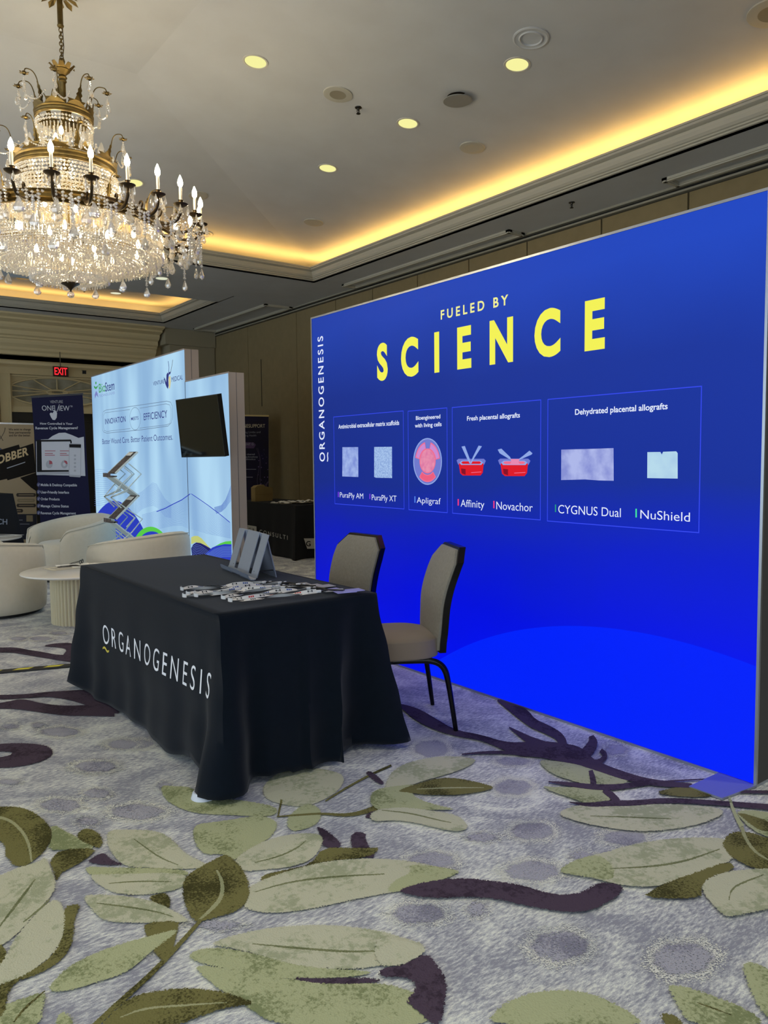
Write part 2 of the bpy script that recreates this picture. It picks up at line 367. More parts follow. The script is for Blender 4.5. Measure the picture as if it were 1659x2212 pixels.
leaf('B','P',[(200,40),(280,25),(420,40),(520,80),(620,150),(660,200),(560,215),(440,190),(300,160),(190,110)]) if False else None
leaf('B','D',[(1155,432),(1280,403),(1430,408),(1430,450),(1300,452)],1)
leaf('B','P',[(735,520),(850,480),(1000,485),(1200,480),(1380,488),(1490,510),(1400,560),(1250,592),(1100,602),(950,582),(830,556)])
band('B','M',[(890,533,3),(1060,538,6),(1240,546,3)])
for b in [[(60,50,10),(90,62,26),(140,90,50),(210,130,48),(300,172,26),(420,192,24),(500,222,30),(580,245,60),(660,240,70),(760,255,80),(840,270,80),(890,305,44),(950,328,36),(1040,360,34),(1150,388,28),(1330,402,20)],
          [(490,30,8),(540,55,34),(600,90,56),(640,130,40),(700,155,40),(765,190,36),(775,240,40)],
          [(540,148,5),(590,180,22),(640,210,36),(720,240,46)],
          [(335,265,5),(440,256,12),(560,258,16),(720,272,22)],
          [(895,185,20),(905,215,44),(880,255,50),(830,285,40)],
          [(870,290,16),(912,302,22),(948,290,24),(956,265,22),(935,248,20)],
          [(710,384,5),(800,395,18),(880,406,24),(990,410,26),(1080,398,22),(1170,385,20)],
          [(892,335,18),(902,372,24),(905,405,26)],
          [(800,474,4),(880,486,18),(980,478,26),(1080,478,24),(1220,464,22),(1400,474,20),(1540,484,22),(1700,498,26)],
          [(950,420,24),(985,445,30),(1010,472,28)],
          [(1540,428,12),(1700,430,14)],
          [(1140,390,10),(1260,380,7),(1420,372,4)]]: band('B','V',b)
leaf('B','P',[(745,772),(820,725),(960,690),(1100,650),(1250,630),(1400,625),(1520,640),(1535,690),(1480,742),(1350,802),(1200,838),(1050,842),(900,802),(800,787)])
leaf('B','G',[(745,772),(820,725),(930,698),(985,745),(1000,800),(960,812),(880,798),(800,787)])
band('B','M',[(975,763,3),(1150,755,8),(1300,732,9),(1450,678,5)])
leaf('B','D',[(1105,892),(1200,830),(1350,778),(1490,728),(1524,765),(1400,805),(1368,850),(1378,892)],1)
band('B','G',[(1492,452,10),(1508,510,14),(1545,580,22)])
leaf('B','G',[(1505,505),(1660,515),(1720,540),(1720,640),(1640,620),(1570,580)])
leaf('B','D',[(1515,512),(1680,560),(1680,605),(1620,597),(1560,552)],1)
leaf('B','D',[(1460,645),(1495,605),(1570,600),(1640,625),(1740,660),(1740,800),(1600,762),(1530,732),(1478,692)])
band('B','N',[(1545,582,16),(1560,630,14),(1600,690,12),(1660,725,6)])
leaf('B','P',[(1363,850),(1400,805),(1480,775),(1600,763),(1720,765),(1720,925),(1560,960),(1480,977),(1430,932)])
band('B','M',[(1490,900,4),(1500,850,8),(1560,820,8),(1640,790,4)])
leaf('B','V',[(55,858),(120,835),(220,813),(350,803),(480,818),(600,835),(700,870),(800,878),(870,860),(935,817),(1048,840),(1000,890),(930,930),(860,952),(760,950),(600,922),(480,892),(360,884),(240,892),(120,882)])
leaf('B','V',[(-20,1197),(80,1182),(185,1127),(235,1190),(272,1250),(265,1320),(245,1440),(205,1440),(150,1382),(90,1337),(140,1290),(130,1250),(80,1232),(-20,1234)],1)
leaf('B','P',[(-40,1050),(100,1078),(198,1110),(120,1162),(60,1187),(-40,1185)])
leaf('B','G',[(430,1450),(500,1360),(600,1310),(740,1288),(880,1300),(1000,1350),(1085,1402),(1130,1450)])
leaf('B','G',[(1212,1262),(1330,1283),(1480,1338),(1580,1380),(1660,1450),(1320,1450),(1262,1342)])
band('B','D',[(1350,1345,3),(1420,1370,7),(1500,1400,3)])
leaf('B','G',[(1555,1160),(1659,1195),(1720,1240),(1720,1440),(1640,1400),(1600,1330),(1552,1225)])
leaf('B','D',[(1192,1390),(1260,1400),(1300,1450),(1215,1450)],1)

# the woven pattern repeats over the rest of the hall
def in_view(x, y):
    c = ROT.transposed() @ (Vector((x, y, 0))-O0); return c.z < -.1 and -260 < CX-F_PX*c.x/c.z < 1900 and CY+F_PX*c.y/c.z < 2450
for ox, oy in ((-2.75, .35), (-5.2, .9), (-2.6, 4.6)):
    for o in [c for c in floor.children if 'copy' not in c]:
        vs_ = o.data.vertices; mx = sum(v.co.x for v in vs_)/len(vs_)+ox; my = sum(v.co.y for v in vs_)/len(vs_)+oy
        if mx < -5.2 or my < -2 or any(in_view(v.co.x+ox, v.co.y+oy) for v in vs_): continue
        n_ = o.copy(); C.objects.link(n_); n_.parent = floor; n_.location = (ox, oy, 0); n_['copy'] = 1
# --- ceiling: soffit with two trays
ZL, ZF = 4.10, 4.50                        # tray ceiling at its rim, at its flat middle
HX, HY = 4.45, 4.10; FX, FY = .82, .86
def ceil_z(x, y):
    k = max((abs(x-TX)-FX)/(HX-FX), (abs(y-TY)-FY)/(HY-FY), 0); return ZF-(ZF-ZL)*k
def on_ceiling(p):
    h = 4.35
    for _ in range(12): q = onz(p, h); h = ceil_z(q.x, q.y)
    return onz(p, h)
ce = MB(); o = [(TX+sx*HX, TY+sy*HY, ZL) for sx, sy in ((-1,-1),(1,-1),(1,1),(-1,1))]; i_ = [(TX+sx*FX, TY+sy*FY, ZF) for sx, sy in ((-1,-1),(1,-1),(1,1),(-1,1))]
ce.add(o+i_+[(x, y, 4.7) for x, y, _ in o], [(4,5,6,7),(0,1,5,4),(1,2,6,5),(2,3,7,6),(3,0,4,7),(8,9,10,11),(0,8,9,1),(1,9,10,2),(2,10,11,3),(3,11,8,0)])
ceiling = struct(ce.build('ceiling', paint))
# soffit slabs around the near tray (opening) and the far tray
X0, X1, Y0, Y1 = -2.70, 5.706, 1.82, 9.10      # near opening
FX0, FX1, FY0, FY1 = -2.70, 5.20, 11.04, 13.25  # far opening
XL = -6.0
sf = MB()
def slab(x0, x1, y0, y1): sf.box(x0, x1, y0, y1, HS, HS+.04)
slab(X1, XW, -2.5, FY1+.9); slab(XL, X0, -2.5, FY1+.9); slab(X0, X1, -2.5, Y0); slab(X0, X1, Y1, FY0); slab(X0, FX1, FY1, YF); slab(FX1, X1, FY0, YF)
soffit = struct(sf.build('ceiling_soffit', paint)); soffit.parent = ceiling
pk = MB()
pk.box(X1+.22, X1+.26, Y0-.5, Y1+.5, HS+.02, 4.66); pk.box(X0-.26, X0-.22, Y0-.5, Y1+.5, HS+.02, 4.66)
pk.box(X0-.24, X1+.24, Y1+.44, Y1+.48, HS+.04, 4.66); pk.box(X0-.24, X1+.24, Y0-.5, Y0-.46, HS+.04, 4.66)
pk.build('cove_pocket', paint, ceiling)
fc = MB(); fc.box(FX0-.3, FX1+.3, FY0-.01, FY1+.35, 4.12, 4.16); fc.box(FX1+.26, FX1+.3, FY0, FY1+.35, HS+.04, 4.12); fc.box(FX0-.3, FX1+.3, FY1+.31, FY1+.35, HS+.04, 4.12); fc.box(FX0, FX1+.3, FY0-.04, FY0-.001, HS+.02, 4.16)
fc.build('far_tray_ceiling', paint, ceiling)
# cove mouldings: stepped profile swept along straight runs, mitred by overlap.  (inward, up)
PROF = [(.0,.0),(.0,.014),(-.018,.016),(-.018,.03),(-.036,.033),(-.036,.045),(-.05,.05),(-.066,.068),(-.078,.095),(-.083,.115),(-.078,.119),(-.1,.125),(-.118,.132),(-.118,.150),(-.13,.152),(-.13,.168),(-.11,.168),(.02,.03),(.02,.0)]
def run(mb, a, b, inward, prof=PROF, z=HS, miter=True, k=1.0):
    a = Vector(a); b = Vector(b); d = (b-a).normalized(); n = Vector(inward); m = len(prof); vs = []
    for end, sg in ((a, 1), (b, -1)):
        for (p, h) in prof:
            q = end - n*p*k + (d*sg*(-p*k) if miter else Vector((0,0)))
            vs.append((q.x, q.y, z+h*k))
    mb.add(vs, [(i, (i+1) % m, m+(i+1) % m, m+i) for i in range(m)])
cm = MB()
run(cm, (X1, Y0), (X1, Y1), (-1, 0)); run(cm, (X1, Y1), (X0, Y1), (0, -1)); run(cm, (X0, Y1), (X0, Y0), (1, 0)); run(cm, (X0, Y0), (X1, Y0), (0, 1))
struct(cm.build('trim_1', trimw, ceiling)).name = 'trim_1'
cm = MB(); run(cm, (FX1, FY0-.5), (FX1, FY1), (-1, 0), k=.9); run(cm, (FX1, FY1), (FX0, FY1), (0, -1), k=.9)
cm.build('trim_2', trimw, ceiling)
# warm cove lamps: a strip lying in the pocket behind the moulding
led = glow('cove_led', (255, 190, 90), 3.0)
def cove(a, b, W):
    a = Vector(a); b = Vector(b); mid = (a+b)/2; L = (b-a).length
    ld = bpy.data.lights.new('cove_light', 'AREA'); ld.shape = 'RECTANGLE'; ld.size = L; ld.size_y = .05; ld.energy = W*L; ld.color = (1, .54, .13)
    lo = bpy.data.objects.new('cove_light', ld); C.objects.link(lo); lo.location = mid
    lo.rotation_euler = (PI, 0, math.atan2(b.y-a.y, b.x-a.x))
    mb = MB(); mb.box(-L/2, L/2, -.012, .012, -.02, -.006, Matrix.Translation(mid) @ Matrix.Rotation(math.atan2(b.y-a.y, b.x-a.x), 4, 'Z')); mb.build('cove_lamp_strip', mat('led_housing', (200, 190, 170)), ceiling)
CW = 4.2
ZC = HS+.13
cove((X1+.08, Y0, ZC), (X1+.08, Y1+.1, ZC), CW); cove((X1, Y1+.09, ZC), (X0, Y1+.09, ZC), CW); cove((X0-.08, Y0, ZC), (X0-.08, Y1, ZC), CW); cove((X0, Y0-.08, ZC), (X1, Y0-.08, ZC), CW)
cove((FX1+.07, FY0+.05, HS+.1), (FX1+.07, FY1, HS+.1), CW*.7); cove((FX1, FY1+.07, HS+.1), (FX0, FY1+.07, HS+.1), CW*.9)
# raised panel mouldings on the soffit strip beside the wall
def soffit_panel(x0, x1, y0, y1):
    mb = MB()
    for k, (t, h) in enumerate(((.05, .022), (.03, .034))):
        d = .01*k
        for a in ((x0+d, x0+d+t, y0, y1), (x1-d-t, x1-d, y0, y1), (x0, x1, y0+d, y0+d+t), (x0, x1, y1-d-t, y1-d)): mb.box(*a, HS-h, HS)
    mb.build('soffit_panel_moulding', trimw, ceiling)
soffit_panel(6.09, 6.33, 5.83, 8.99); soffit_panel(6.09, 6.33, .6, 4.02); soffit_panel(5.85, 6.33, 10.75, 13.5)

# --- right wall of movable panels under a track
wallm = mat('wall_fabric', (136, 122, 88), .9, noise=(9, .25, (128, 114, 81)), bump=(140, .12, .004))
wr = MB(); wr.box(XW+.03, XW+.15, -2.5, YF+.1, 0, 4.7)
wall_right = struct(wr.build('wall_right', mat('wall_core', (70, 62, 46), .9)))
ys = [onx((x, y), XW).y for x, y in ((1488, 395), (1300, 460), (1139, 510), (1013, 545), (902, 585), (805, 620), (725, 640), (640, 668), (535, 700), (463, 722))]
ys = [ys[0]-2.4, ys[0]-1.2]+ys+[YF]
pn = [-2.5, -1.3, -.1]+[y for y in ys if y > .4]
for a, b in zip(pn[:-1], pn[1:]):
    if b-a < .05: continue
    m = MB(); m.bbox(XW-.005, XW+.04, a+.008, b-.008, .02, HS-.075, .004); m.build('wall_panel', wallm, wall_right)
tr = MB(); tr.box(XW-.035, XW+.04, .2, YF, HS-.062, HS-.045); tr.box(XW-.05, XW+.04, .2, YF, HS-.02, HS)
tr.build('ceiling_track', mat('track_paint', (150, 146, 130), .5), wall_right)
tr = MB(); tr.box(XW+.0, XW+.04, .2, YF, HS-.045, HS-.02); tr.build('track_slot', mat('dark_slot', (14, 14, 14), .8), wall_right)
ct = MB(); ct.box(XW-.012, XW-.004, 11.93, 11.942, 2.3, 3.1); ct.build('wall_crack', mat('crack_dark', (38, 32, 22), .8), wall_right)  # thin dark strip laid on for a faint crack in the wall

wb = MB(); wb.box(1.2, XW+.15, -2.62, -2.5, 0, 4.7); struct(wb.build('wall_back_light_block', wallm))  # unseen partial wall, added to block ambient light from behind the camera
# --- far wall with stepped cornice, door and fanlight
creamw = mat('far_wall_paint', (190, 174, 132), .75, noise=(4, .3, (182, 166, 126)))
fw = MB(); DX0, DX1 = 2.86, 4.72; DZ = ony((28, 890), YF).z
fw.box(-6, DX0, YF, YF+.12, 0, 4.7); fw.box(DX1, XW+.15, YF, YF+.12, 0, 4.7); fw.box(DX0, DX1, YF, YF+.12, DZ, 4.7)
wall_far = struct(fw.build('wall_far', creamw))
zz = [ony((0, y), YF).z for y in (697, 715, 730, 748, 785, 795)]
cn = MB()
CP = [(0, 3.03), (-.0, 3.03), (-.02, 3.03), (-.02, 3.07), (-.035, 3.085), (-.02, 3.1), (0, 3.1), (0, 3.18), (-.05, 3.19), (-.05, 3.24), (-.09, 3.27), (-.09, 3.31), (-.15, 3.36), (-.17, 3.40), (-.17, 3.43), (-.21, 3.44), (-.21, 3.47), (-.26, 3.49),
      (-.26, 3.56), (-.33, 3.59), (-.36, 3.63), (-.36, 3.67), (-.5, 3.70), (-.5, 3.73), (-.62, 3.76), (-.62, HS), (0, HS)]
XE = 5.35
def cor(mb, xa, xb, kp):
    m = len(CP); vs = [(xa, YF+p, z) for p, z in CP]+[(xb, YF+p*kp, z) for p, z in CP]
    mb.add(vs, [(i, (i+1) % m, m+(i+1) % m, m+i) for i in range(m)]+[list(range(m))[::-1], [m+i for i in range(m)]])
cor(cn, -6, XE, 1)
cn.build('cornice', mat('cornice_paint', (206, 190, 148), .6), wall_far)
pl = MB(); pl.box(XE+.15, XW-.02, YF-.45, YF, 0, HS); pl.box(XE+.05, XW-.02, YF-.5, YF, 3.5, HS)
pl.build('corner_pilaster', mat('pilaster_paint', (150, 142, 118), .7), wall_far)
def frame(mb, x0, x1, z0, z1, t, y0, y1):
    mb.box(x0, x1, y0, y1, z1-t, z1); mb.box(x0, x1, y0, y1, z0, z0+t); mb.box(x0, x0+t, y0, y1, z0+t, z1-t); mb.box(x1-t, x1, y0, y1, z0+t, z1-t)
dr = bpy.data.objects.new('door_1', None); C.objects.link(dr); dr['kind'] = 'structure'; dr.location = (DX0, YF, 0)
T = Matrix.Translation((-DX0, -YF, 0))
def dpart(mb, name, m): 
    mb.v = [tuple(T @ Vector(p)) for p in mb.v]; return mb.build(name, m, dr)
m = MB(); m.box(DX0-.16, DX0, YF-.05, YF, 0, 2.96); m.box(DX1, DX1+.16, YF-.05, YF, 0, 2.96); m.box(DX0-.16, DX1+.16, YF-.06, YF, 2.86, 2.98)
m.box(DX0-.03, DX0, YF-.08, YF, 0, 2.86); m.box(DX0-.36, DX0-.2, YF-.09, YF, 0, 3.03); m.box(DX0, DX1, YF-.05, YF, DZ, DZ+.1); dpart(m, 'door_casing', creamw)
zt0, zt1 = ony((26, 882), YF).z, ony((26, 809), YF).z
m = MB(); frame(m, DX0+.0, DX1, zt0, zt1, .03, YF-.04, YF); dpart(m, 'transom_moulding', creamw)
ec = ony((123, 848), YF); ea, eb = .80, .245
m = MB(); m.add([(ec.x+ea*math.cos(t*PI/18), YF-.012, ec.z+eb*math.sin(t*PI/18)) for t in range(36)], [list(range(36))]); dpart(m, 'fanlight_glass', mat('fanlight_glass', (112, 108, 88), .3, noise=(3, .12, (150, 150, 134))))
m = MB(); m.tube([(ec.x+ea*math.cos(t*PI/24), YF-.02, ec.z+eb*math.sin(t*PI/24)) for t in range(49)], .018, 6)
m.tube([(ec.x+.17*math.cos(t*PI/12), YF-.025, ec.z+.035*math.sin(t*PI/12)) for t in range(25)], .018, 6)
for an in (0, 22, 60, 90, 120, 158, 180, 205, 235, 270, 305, 335):
    c, s_ = math.cos(R(an)), math.sin(R(an)); m.tube([(ec.x+.1*c, YF-.02, ec.z+.02*s_), (ec.x+ea*c, YF-.02, ec.z+eb*s_)], .011, 6)
dpart(m, 'fanlight_muntins', creamw)
dk = mat('door_dark', (30, 28, 20), .5)
for a, b in ((DX0, (DX0+DX1)/2-.005), ((DX0+DX1)/2+.005, DX1)):
    m = MB(); m.box(a, b, YF+.03, YF+.07, 0, DZ); frame(m, a+.1, b-.1, 1.15, DZ-.12, .03, YF+.02, YF+.035); frame(m, a+.1, b-.1, .15, 1.05, .03, YF+.02, YF+.035); dpart(m, 'door_leaf', dk)
m = MB(); m.box(DX0-.66, DX0-.36, YF-.02, YF-.002, 0, 3.03); m.build('wallpaper_strip', mat('gold_wallpaper', (150, 112, 48), .6), wall_far)
# exit sign
e = ony((131, 802), YF-.12)
ex = thing('exit_sign', 'small red glowing exit sign hanging over the far double door', 'sign', (e.x, YF-.12, e.z-.09))
m = MB(); m.bbox(-.125, .125, -.015, .02, 0, .17, .005); m.build('housing', mat('exit_housing', (52, 12, 8), .5), ex)
letters('EXIT', lambda u, v: Vector((-.105+.21*u, -.018, .025+.125*v)), glow('exit_red', (255, 40, 50), 1.6), ex, bold=.012)
m = MB(); m.tube([(0, 0, .17), (0, 0, .42)], .008, 6); m.build('hanger', mat('hanger_grey', (90, 84, 66), .5), ex)
e = ony((181, 804), YF-.03)
sp = thing('wall_speaker', 'tiny black box fixed to the far wall right of the exit sign', 'speaker', (e.x, YF, e.z-.04))
m = MB(); m.bbox(-.04, .04, -.06, 0, 0, .07, .006); m.build('case', mat('black_plastic', (14, 14, 14), .4), sp)
m = MB(); m.box(-.03, .03, -.064, -.06, .01, .06); m.build('grille', mat('grille_grey', (30, 30, 30), .7), sp)

# --- ceiling fixtures
def disc_T(q):
    x, y = q.x, q.y; e = .02
    n = Vector((-(ceil_z(x+e, y)-ceil_z(x-e, y))/(2*e), -(ceil_z(x, y+e)-ceil_z(x, y-e))/(2*e), 1)).normalized()
    return Vector((0, 0, 1)).rotation_difference(n)
whitet = mat('fixture_white', (196, 192, 180), .5)
dl_glow = glow('downlight_glow', (232, 228, 150), 1.15)
def downlight(q, label, r=.085, lit=True, up=True, zoff=0, watts=DOWN_W, g=None):
    t = thing('recessed_downlight', label, 'ceiling light', q, 0, 'recessed downlights in the ceiling')
    if up: t.rotation_mode = 'QUATERNION'; t.rotation_quaternion = disc_T(q)
    m = MB(); m.lathe([(r+.014, -.001), (r+.012, -.006), (r, -.006), (r-.004, .0), (r-.004, .02)], 32); m.build('trim_ring', whitet, t, smooth=True, angle=40)
    m = MB(); m.lathe([(0, -.0015), (r*.55, -.001), (r-.003, -.003)], 32); m.build('reflector' if lit else 'dark_lens', (g or dl_glow) if lit else mat('dark_lens', (60, 56, 40), .3), t, smooth=True)
    if lit:
        ld = bpy.data.lights.new('downlight_lamp', 'SPOT'); ld.energy = watts; ld.spot_size = R(100); ld.spot_blend = .7; ld.color = (1, .96, .82); ld.shadow_soft_size = .06
        lo = bpy.data.objects.new('downlight_lamp', ld); C.objects.link(lo); lo.parent = t; lo.location = (0, 0, -.02)
    return t
for p, l in (((552, 133), 'glowing downlight alone in the ceiling above the chandelier candles'), ((1117, 139), 'nearest glowing downlight, beside the raised ring plate'),
             ((881, 266), 'glowing downlight between the sprinkler and the long cove'), ((708, 363), 'glowing downlight beyond the one near the sprinkler'), ((290, 395), 'glowing downlight half hidden behind the chandelier candles')):
    downlight(on_ceiling(p), l)
q = onz((350, 601), HS); downlight(q, 'white downlight in the flat soffit under the chandelier drops', .085, up=False, g=glow('downlight_white', (222, 226, 196), 1.0))
q = onz((250, 633), 4.12); downlight(q, 'downlight in the far tray nearest the chandelier', .085, up=False, g=glow('downlight_white', (222, 226, 196), 1.0))
q = onz((187, 655), 4.12); downlight(q, 'downlight in the far tray beside its glowing cove', .1, up=False, g=glow('downlight_gold', (236, 190, 90), .9))
q = onz((50, 601), 4.12); downlight(q, 'unlit dark downlight in the far tray behind the crystals', .09, lit=False, up=False)
# unseen downlights added for more light, above and left of the camera
for x, y, l_ in ((-.6, 1.0, 'in the soffit to the left above the camera'), (1.6, .7, 'in the soffit straight above the camera'), (3.6, .9, 'in the soffit right of the camera'), (-2.0, 3.2, 'in the tray ceiling left of the picture'), (-4.4, 3.5, 'in the left soffit, the nearer one'), (-4.4, 6.5, 'in the left soffit, the farther one')):
    z = HS if (x < X0 or y < Y0) else ceil_z(x, y); downlight(Vector((x, y, z)), 'added unseen downlight '+l_, up=False, watts=DOWN_W*2)
def plate(p, label, r, style):
    q = on_ceiling(p); t = thing('ceiling_speaker' if style != 'ring' else 'ceiling_ring_plate', label, 'ceiling speaker' if style != 'ring' else 'ceiling plate', q)
    t.rotation_mode = 'QUATERNION'; t.rotation_quaternion = disc_T(q)
    pm = mat('plate_grey', (172, 170, 158), .6); m = MB()
    if style == 'ring':
        m.lathe([(r, 0), (r, -.007), (r-.01, -.010), (r-.02, -.005), (r*.68, -.005), (r*.64, -.012), (r*.60, -.012), (r*.58, -.002), (0, -.002)], 40); m.build('plate', paint, t, smooth=True, angle=30)
    else:
        m.lathe([(r, 0), (r-.002, -.008), (r-.012, -.010), (r*.56, -.010)], 40); m.build('rim', pm, t, smooth=True, angle=30)
        m = MB(); m.lathe([(r*.56, -.010), (r*.5, -.009), (0, -.009)], 40); m.build('grille', mat('grille_taupe', (138, 132, 114), .8, bump=(400, .5, .002)) if style == 'two' else pm, t, smooth=True)
    return t
plate((730, 203), 'round ceiling speaker with a darker middle, beside the sprinkler', .12, 'two')
plate((1020, 318), 'plain taupe speaker disc close to the long glowing cove', .115, 'one')
plate((677, 480), 'taupe speaker disc near the corner of the cove', .115, 'one')
plate((428, 422), 'faint taupe disc right of the chandelier candles', .105, 'one')
plate((440, 506), 'thin ring plate on the ceiling right of the lowest crystals', .115, 'ring')
plate((1147, 82), 'raised white ring plate beside the nearest downlight', .125, 'ring')
plate((1668, 27), 'speaker disc cut off by the top right corner of the picture', .15, 'two')
q = on_ceiling((988, 209)); t = thing('ceiling_cover', 'loose round blank cover hanging below a chipped hole in the ceiling', 'ceiling cover', q)
m = MB(); m.lathe([(0, -.036), (.112, -.036), (.115, -.034), (.115, -.03), (0, -.028)], 40); c_ = m.build('cover_disc', mat('cover_grey', (138, 138, 134), .7), t, smooth=True, angle=30)
m = MB(); m.lathe([(.012, -.03), (.012, 0)], 12); m.build('post', whitet, t)
m = MB(); m.lathe([(.085, -.001), (0, -.0012)], 24); m.build('hole', mat('dark_slot', (14, 14, 14)), t)
m = MB(); m.add([(-.045, .098, -.03), (.0, .11, -.03), (-.02, .125, -.012), (-.045, .098, -.02)], [(0, 1, 2), (0, 2, 3), (1, 3, 2), (0, 3, 1)]); m.build('plaster_chip', whitet, t)
def sprinkler(q, label):
    t = thing('sprinkler_head', label, 'sprinkler', q); m = MB(); m.lathe([(.03, 0), (.028, -.006), (.012, -.008), (.010, -.02), (.004, -.03), (.004, -.05)], 16); m.build('body', mat('sprinkler_metal', (50, 48, 44), .35, .8), t, smooth=True, angle=40)
    m = MB(); m.lathe([(0, -.05), (.018, -.05), (.018, -.053), (0, -.054)], 16); m.build('deflector', mat('sprinkler_dark', (18, 18, 18), .4, .6), t)
    m = MB(); m.tube([(.010, 0, -.02), (.014, 0, -.035), (.004, 0, -.05)], .0025, 5); m.tube([(-.010, 0, -.02), (-.014, 0, -.035), (-.004, 0, -.05)], .0025, 5); m.build('yoke', mat('sprinkler_metal', (50, 48, 44), .35, .8), t)
sprinkler(on_ceiling((774, 232)), 'sprinkler head on the ceiling beside the two tone speaker')
sprinkler(onz((1235, 437), HS), 'sprinkler head on the soffit above the blue light box')
sprinkler(onz((182, 624), 4.12), 'sprinkler head in the far tray below the chandelier')
# ================================================================ blue light box
BX = 3.135; BY0, BY1, BZ = 1.575, 5.045, 2.458
def blue_print():
    m = bpy.data.materials.new('backlit_blue'); m.use_nodes = True; nt = m.node_tree; b = nt.nodes['Principled BSDF']; L = nt.links.new; N = nt.nodes.new
    tc = N('ShaderNodeTexCoord'); sp = N('ShaderNodeSeparateXYZ'); L(tc.outputs['Object'], sp.inputs[0])
    mz = N('ShaderNodeMapRange'); mz.inputs['From Max'].default_value = BZ; L(sp.outputs['Z'], mz.inputs['Value'])
    n = N('ShaderNodeTexNoise'); n.inputs['Scale'].default_value = 1.3; L(tc.outputs['Object'], n.inputs['Vector'])
    ad = N('ShaderNodeMath'); ad.operation = 'MULTIPLY_ADD'; ad.inputs[1].default_value = .10; L(n.outputs['Fac'], ad.inputs[0]); L(mz.outputs[0], ad.inputs[2])
    r = N('ShaderNodeValToRGB'); L(ad.outputs[0], r.inputs['Fac']); e = r.color_ramp.elements
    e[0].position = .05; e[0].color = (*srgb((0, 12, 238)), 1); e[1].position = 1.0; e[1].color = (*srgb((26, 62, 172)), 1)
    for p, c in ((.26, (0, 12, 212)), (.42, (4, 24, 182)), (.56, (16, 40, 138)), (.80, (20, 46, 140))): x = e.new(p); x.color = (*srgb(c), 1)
    # brighter towards the near end of the box
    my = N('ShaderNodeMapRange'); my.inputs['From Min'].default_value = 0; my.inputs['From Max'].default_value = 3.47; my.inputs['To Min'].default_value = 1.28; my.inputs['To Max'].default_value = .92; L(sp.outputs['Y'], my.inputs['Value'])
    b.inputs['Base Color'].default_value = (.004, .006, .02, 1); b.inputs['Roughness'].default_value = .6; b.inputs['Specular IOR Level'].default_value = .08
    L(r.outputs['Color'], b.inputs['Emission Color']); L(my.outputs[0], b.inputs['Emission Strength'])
    return m
silver = mat('anodised_silver', (176, 182, 190), .32, .85)
lb = thing('light_box', 'huge blue backlit light box wall reading FUELED BY SCIENCE', 'light box', (BX, BY0, 0))
def loc(mb, t, name, m, **k):
    l = Vector(t.location); Z = Matrix.Rotation(-t.rotation_euler.z, 4, 'Z') @ Matrix.Translation(-l)
    mb.v = [tuple(Z @ Vector(p)) for p in mb.v]; return mb.build(name, m, t, **k)
bm_ = blue_print()
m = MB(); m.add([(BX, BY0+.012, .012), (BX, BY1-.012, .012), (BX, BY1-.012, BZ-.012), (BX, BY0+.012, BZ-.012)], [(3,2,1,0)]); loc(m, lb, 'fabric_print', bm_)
m = MB()
for a in ((BY0, BY1, 0, .012), (BY0, BY1, BZ-.012, BZ), ): m.box(BX-.006, BX+.12, *a)
m.box(BX-.006, BX+.006, BY0, BY0+.012, .012, BZ-.012); m.box(BX-.006, BX+.12, BY1-.012, BY1, .012, BZ-.012)
loc(m, lb, 'frame', silver)
m = MB(); m.box(BX+.006, BX+.12, BY0+.001, BY0+.012, .0, BZ-.001); loc(m, lb, 'end_panel', mat('end_panel_grey', (74, 72, 70), .7))
m = MB(); m.box(BX+.004, BX+.118, BY0+.012, BY1-.012, .012, BZ-.012); loc(m, lb, 'backing', mat('backing_black', (14, 14, 20), .8))
def foot(y): 
    m = MB(); m.add([(BX-.005, y, .012), (BX-.005, y+.36, .012), (BX-.24, y+.18, .012), (BX-.24, y+.03, .012), (BX-.005, y, 0), (BX-.005, y+.36, 0), (BX-.24, y+.18, 0), (BX-.24, y+.03, 0)],
               [(3,2,1,0),(4,5,6,7),(0,1,5,4),(1,2,6,5),(2,3,7,6),(3,0,4,7)]); return m
fq = [onz((1637, 1701)), onz((1560, 1730)), onz((1488, 1704)), onz((1557, 1672))]
m = MB(); m.add([(q.x if k not in (0, 3) else BX-.004, q.y, z) for z in (.012, .003) for k, q in enumerate(fq)], [(0,1,2,3),(7,6,5,4),(0,4,5,1),(1,5,6,2),(2,6,7,3),(3,7,4,0)]); loc(m, lb, 'foot_plate', mat('foot_plate_metal', (150, 156, 176), .35, .5))
white_g = glow('backlit_white', (228, 236, 255), 1.0); yellow_g = glow('backlit_yellow', (238, 236, 84), 1.05); cream_g = glow('backlit_cream', (240, 238, 150), 1.0)
XB = BX-.0025
_lift = [0]
def B3(p, d=0.0): q = onx(p, BX-d); return q
def btext(s, lb_, lt, rb, m, bold=0.0, space=1.0, d=.0025, root=None, X=None):
    rt = root or lb; X_ = (X or BX)-d
    a, b_, c = onx(lb_, X_), onx(lt, X_), onx(rb, X_); b_.y = a.y
    c = Vector((X_, c.y, a.z)); l = Vector(rt.location)
    return letters(s, lambda u, v: a+(c-a)*u+(b_-a)*v-l, m, rt, bold, space)
def bshape(name, pts, m, d=.002, root=None, X=None, close=True):
    rt = root or lb; X_ = (X or BX)-d; l = Vector(rt.location)
    mb = MB(); mb.add([onx(p, X_)-l for p in pts], [list(range(len(pts)))]); return mb.build(name, m, rt)
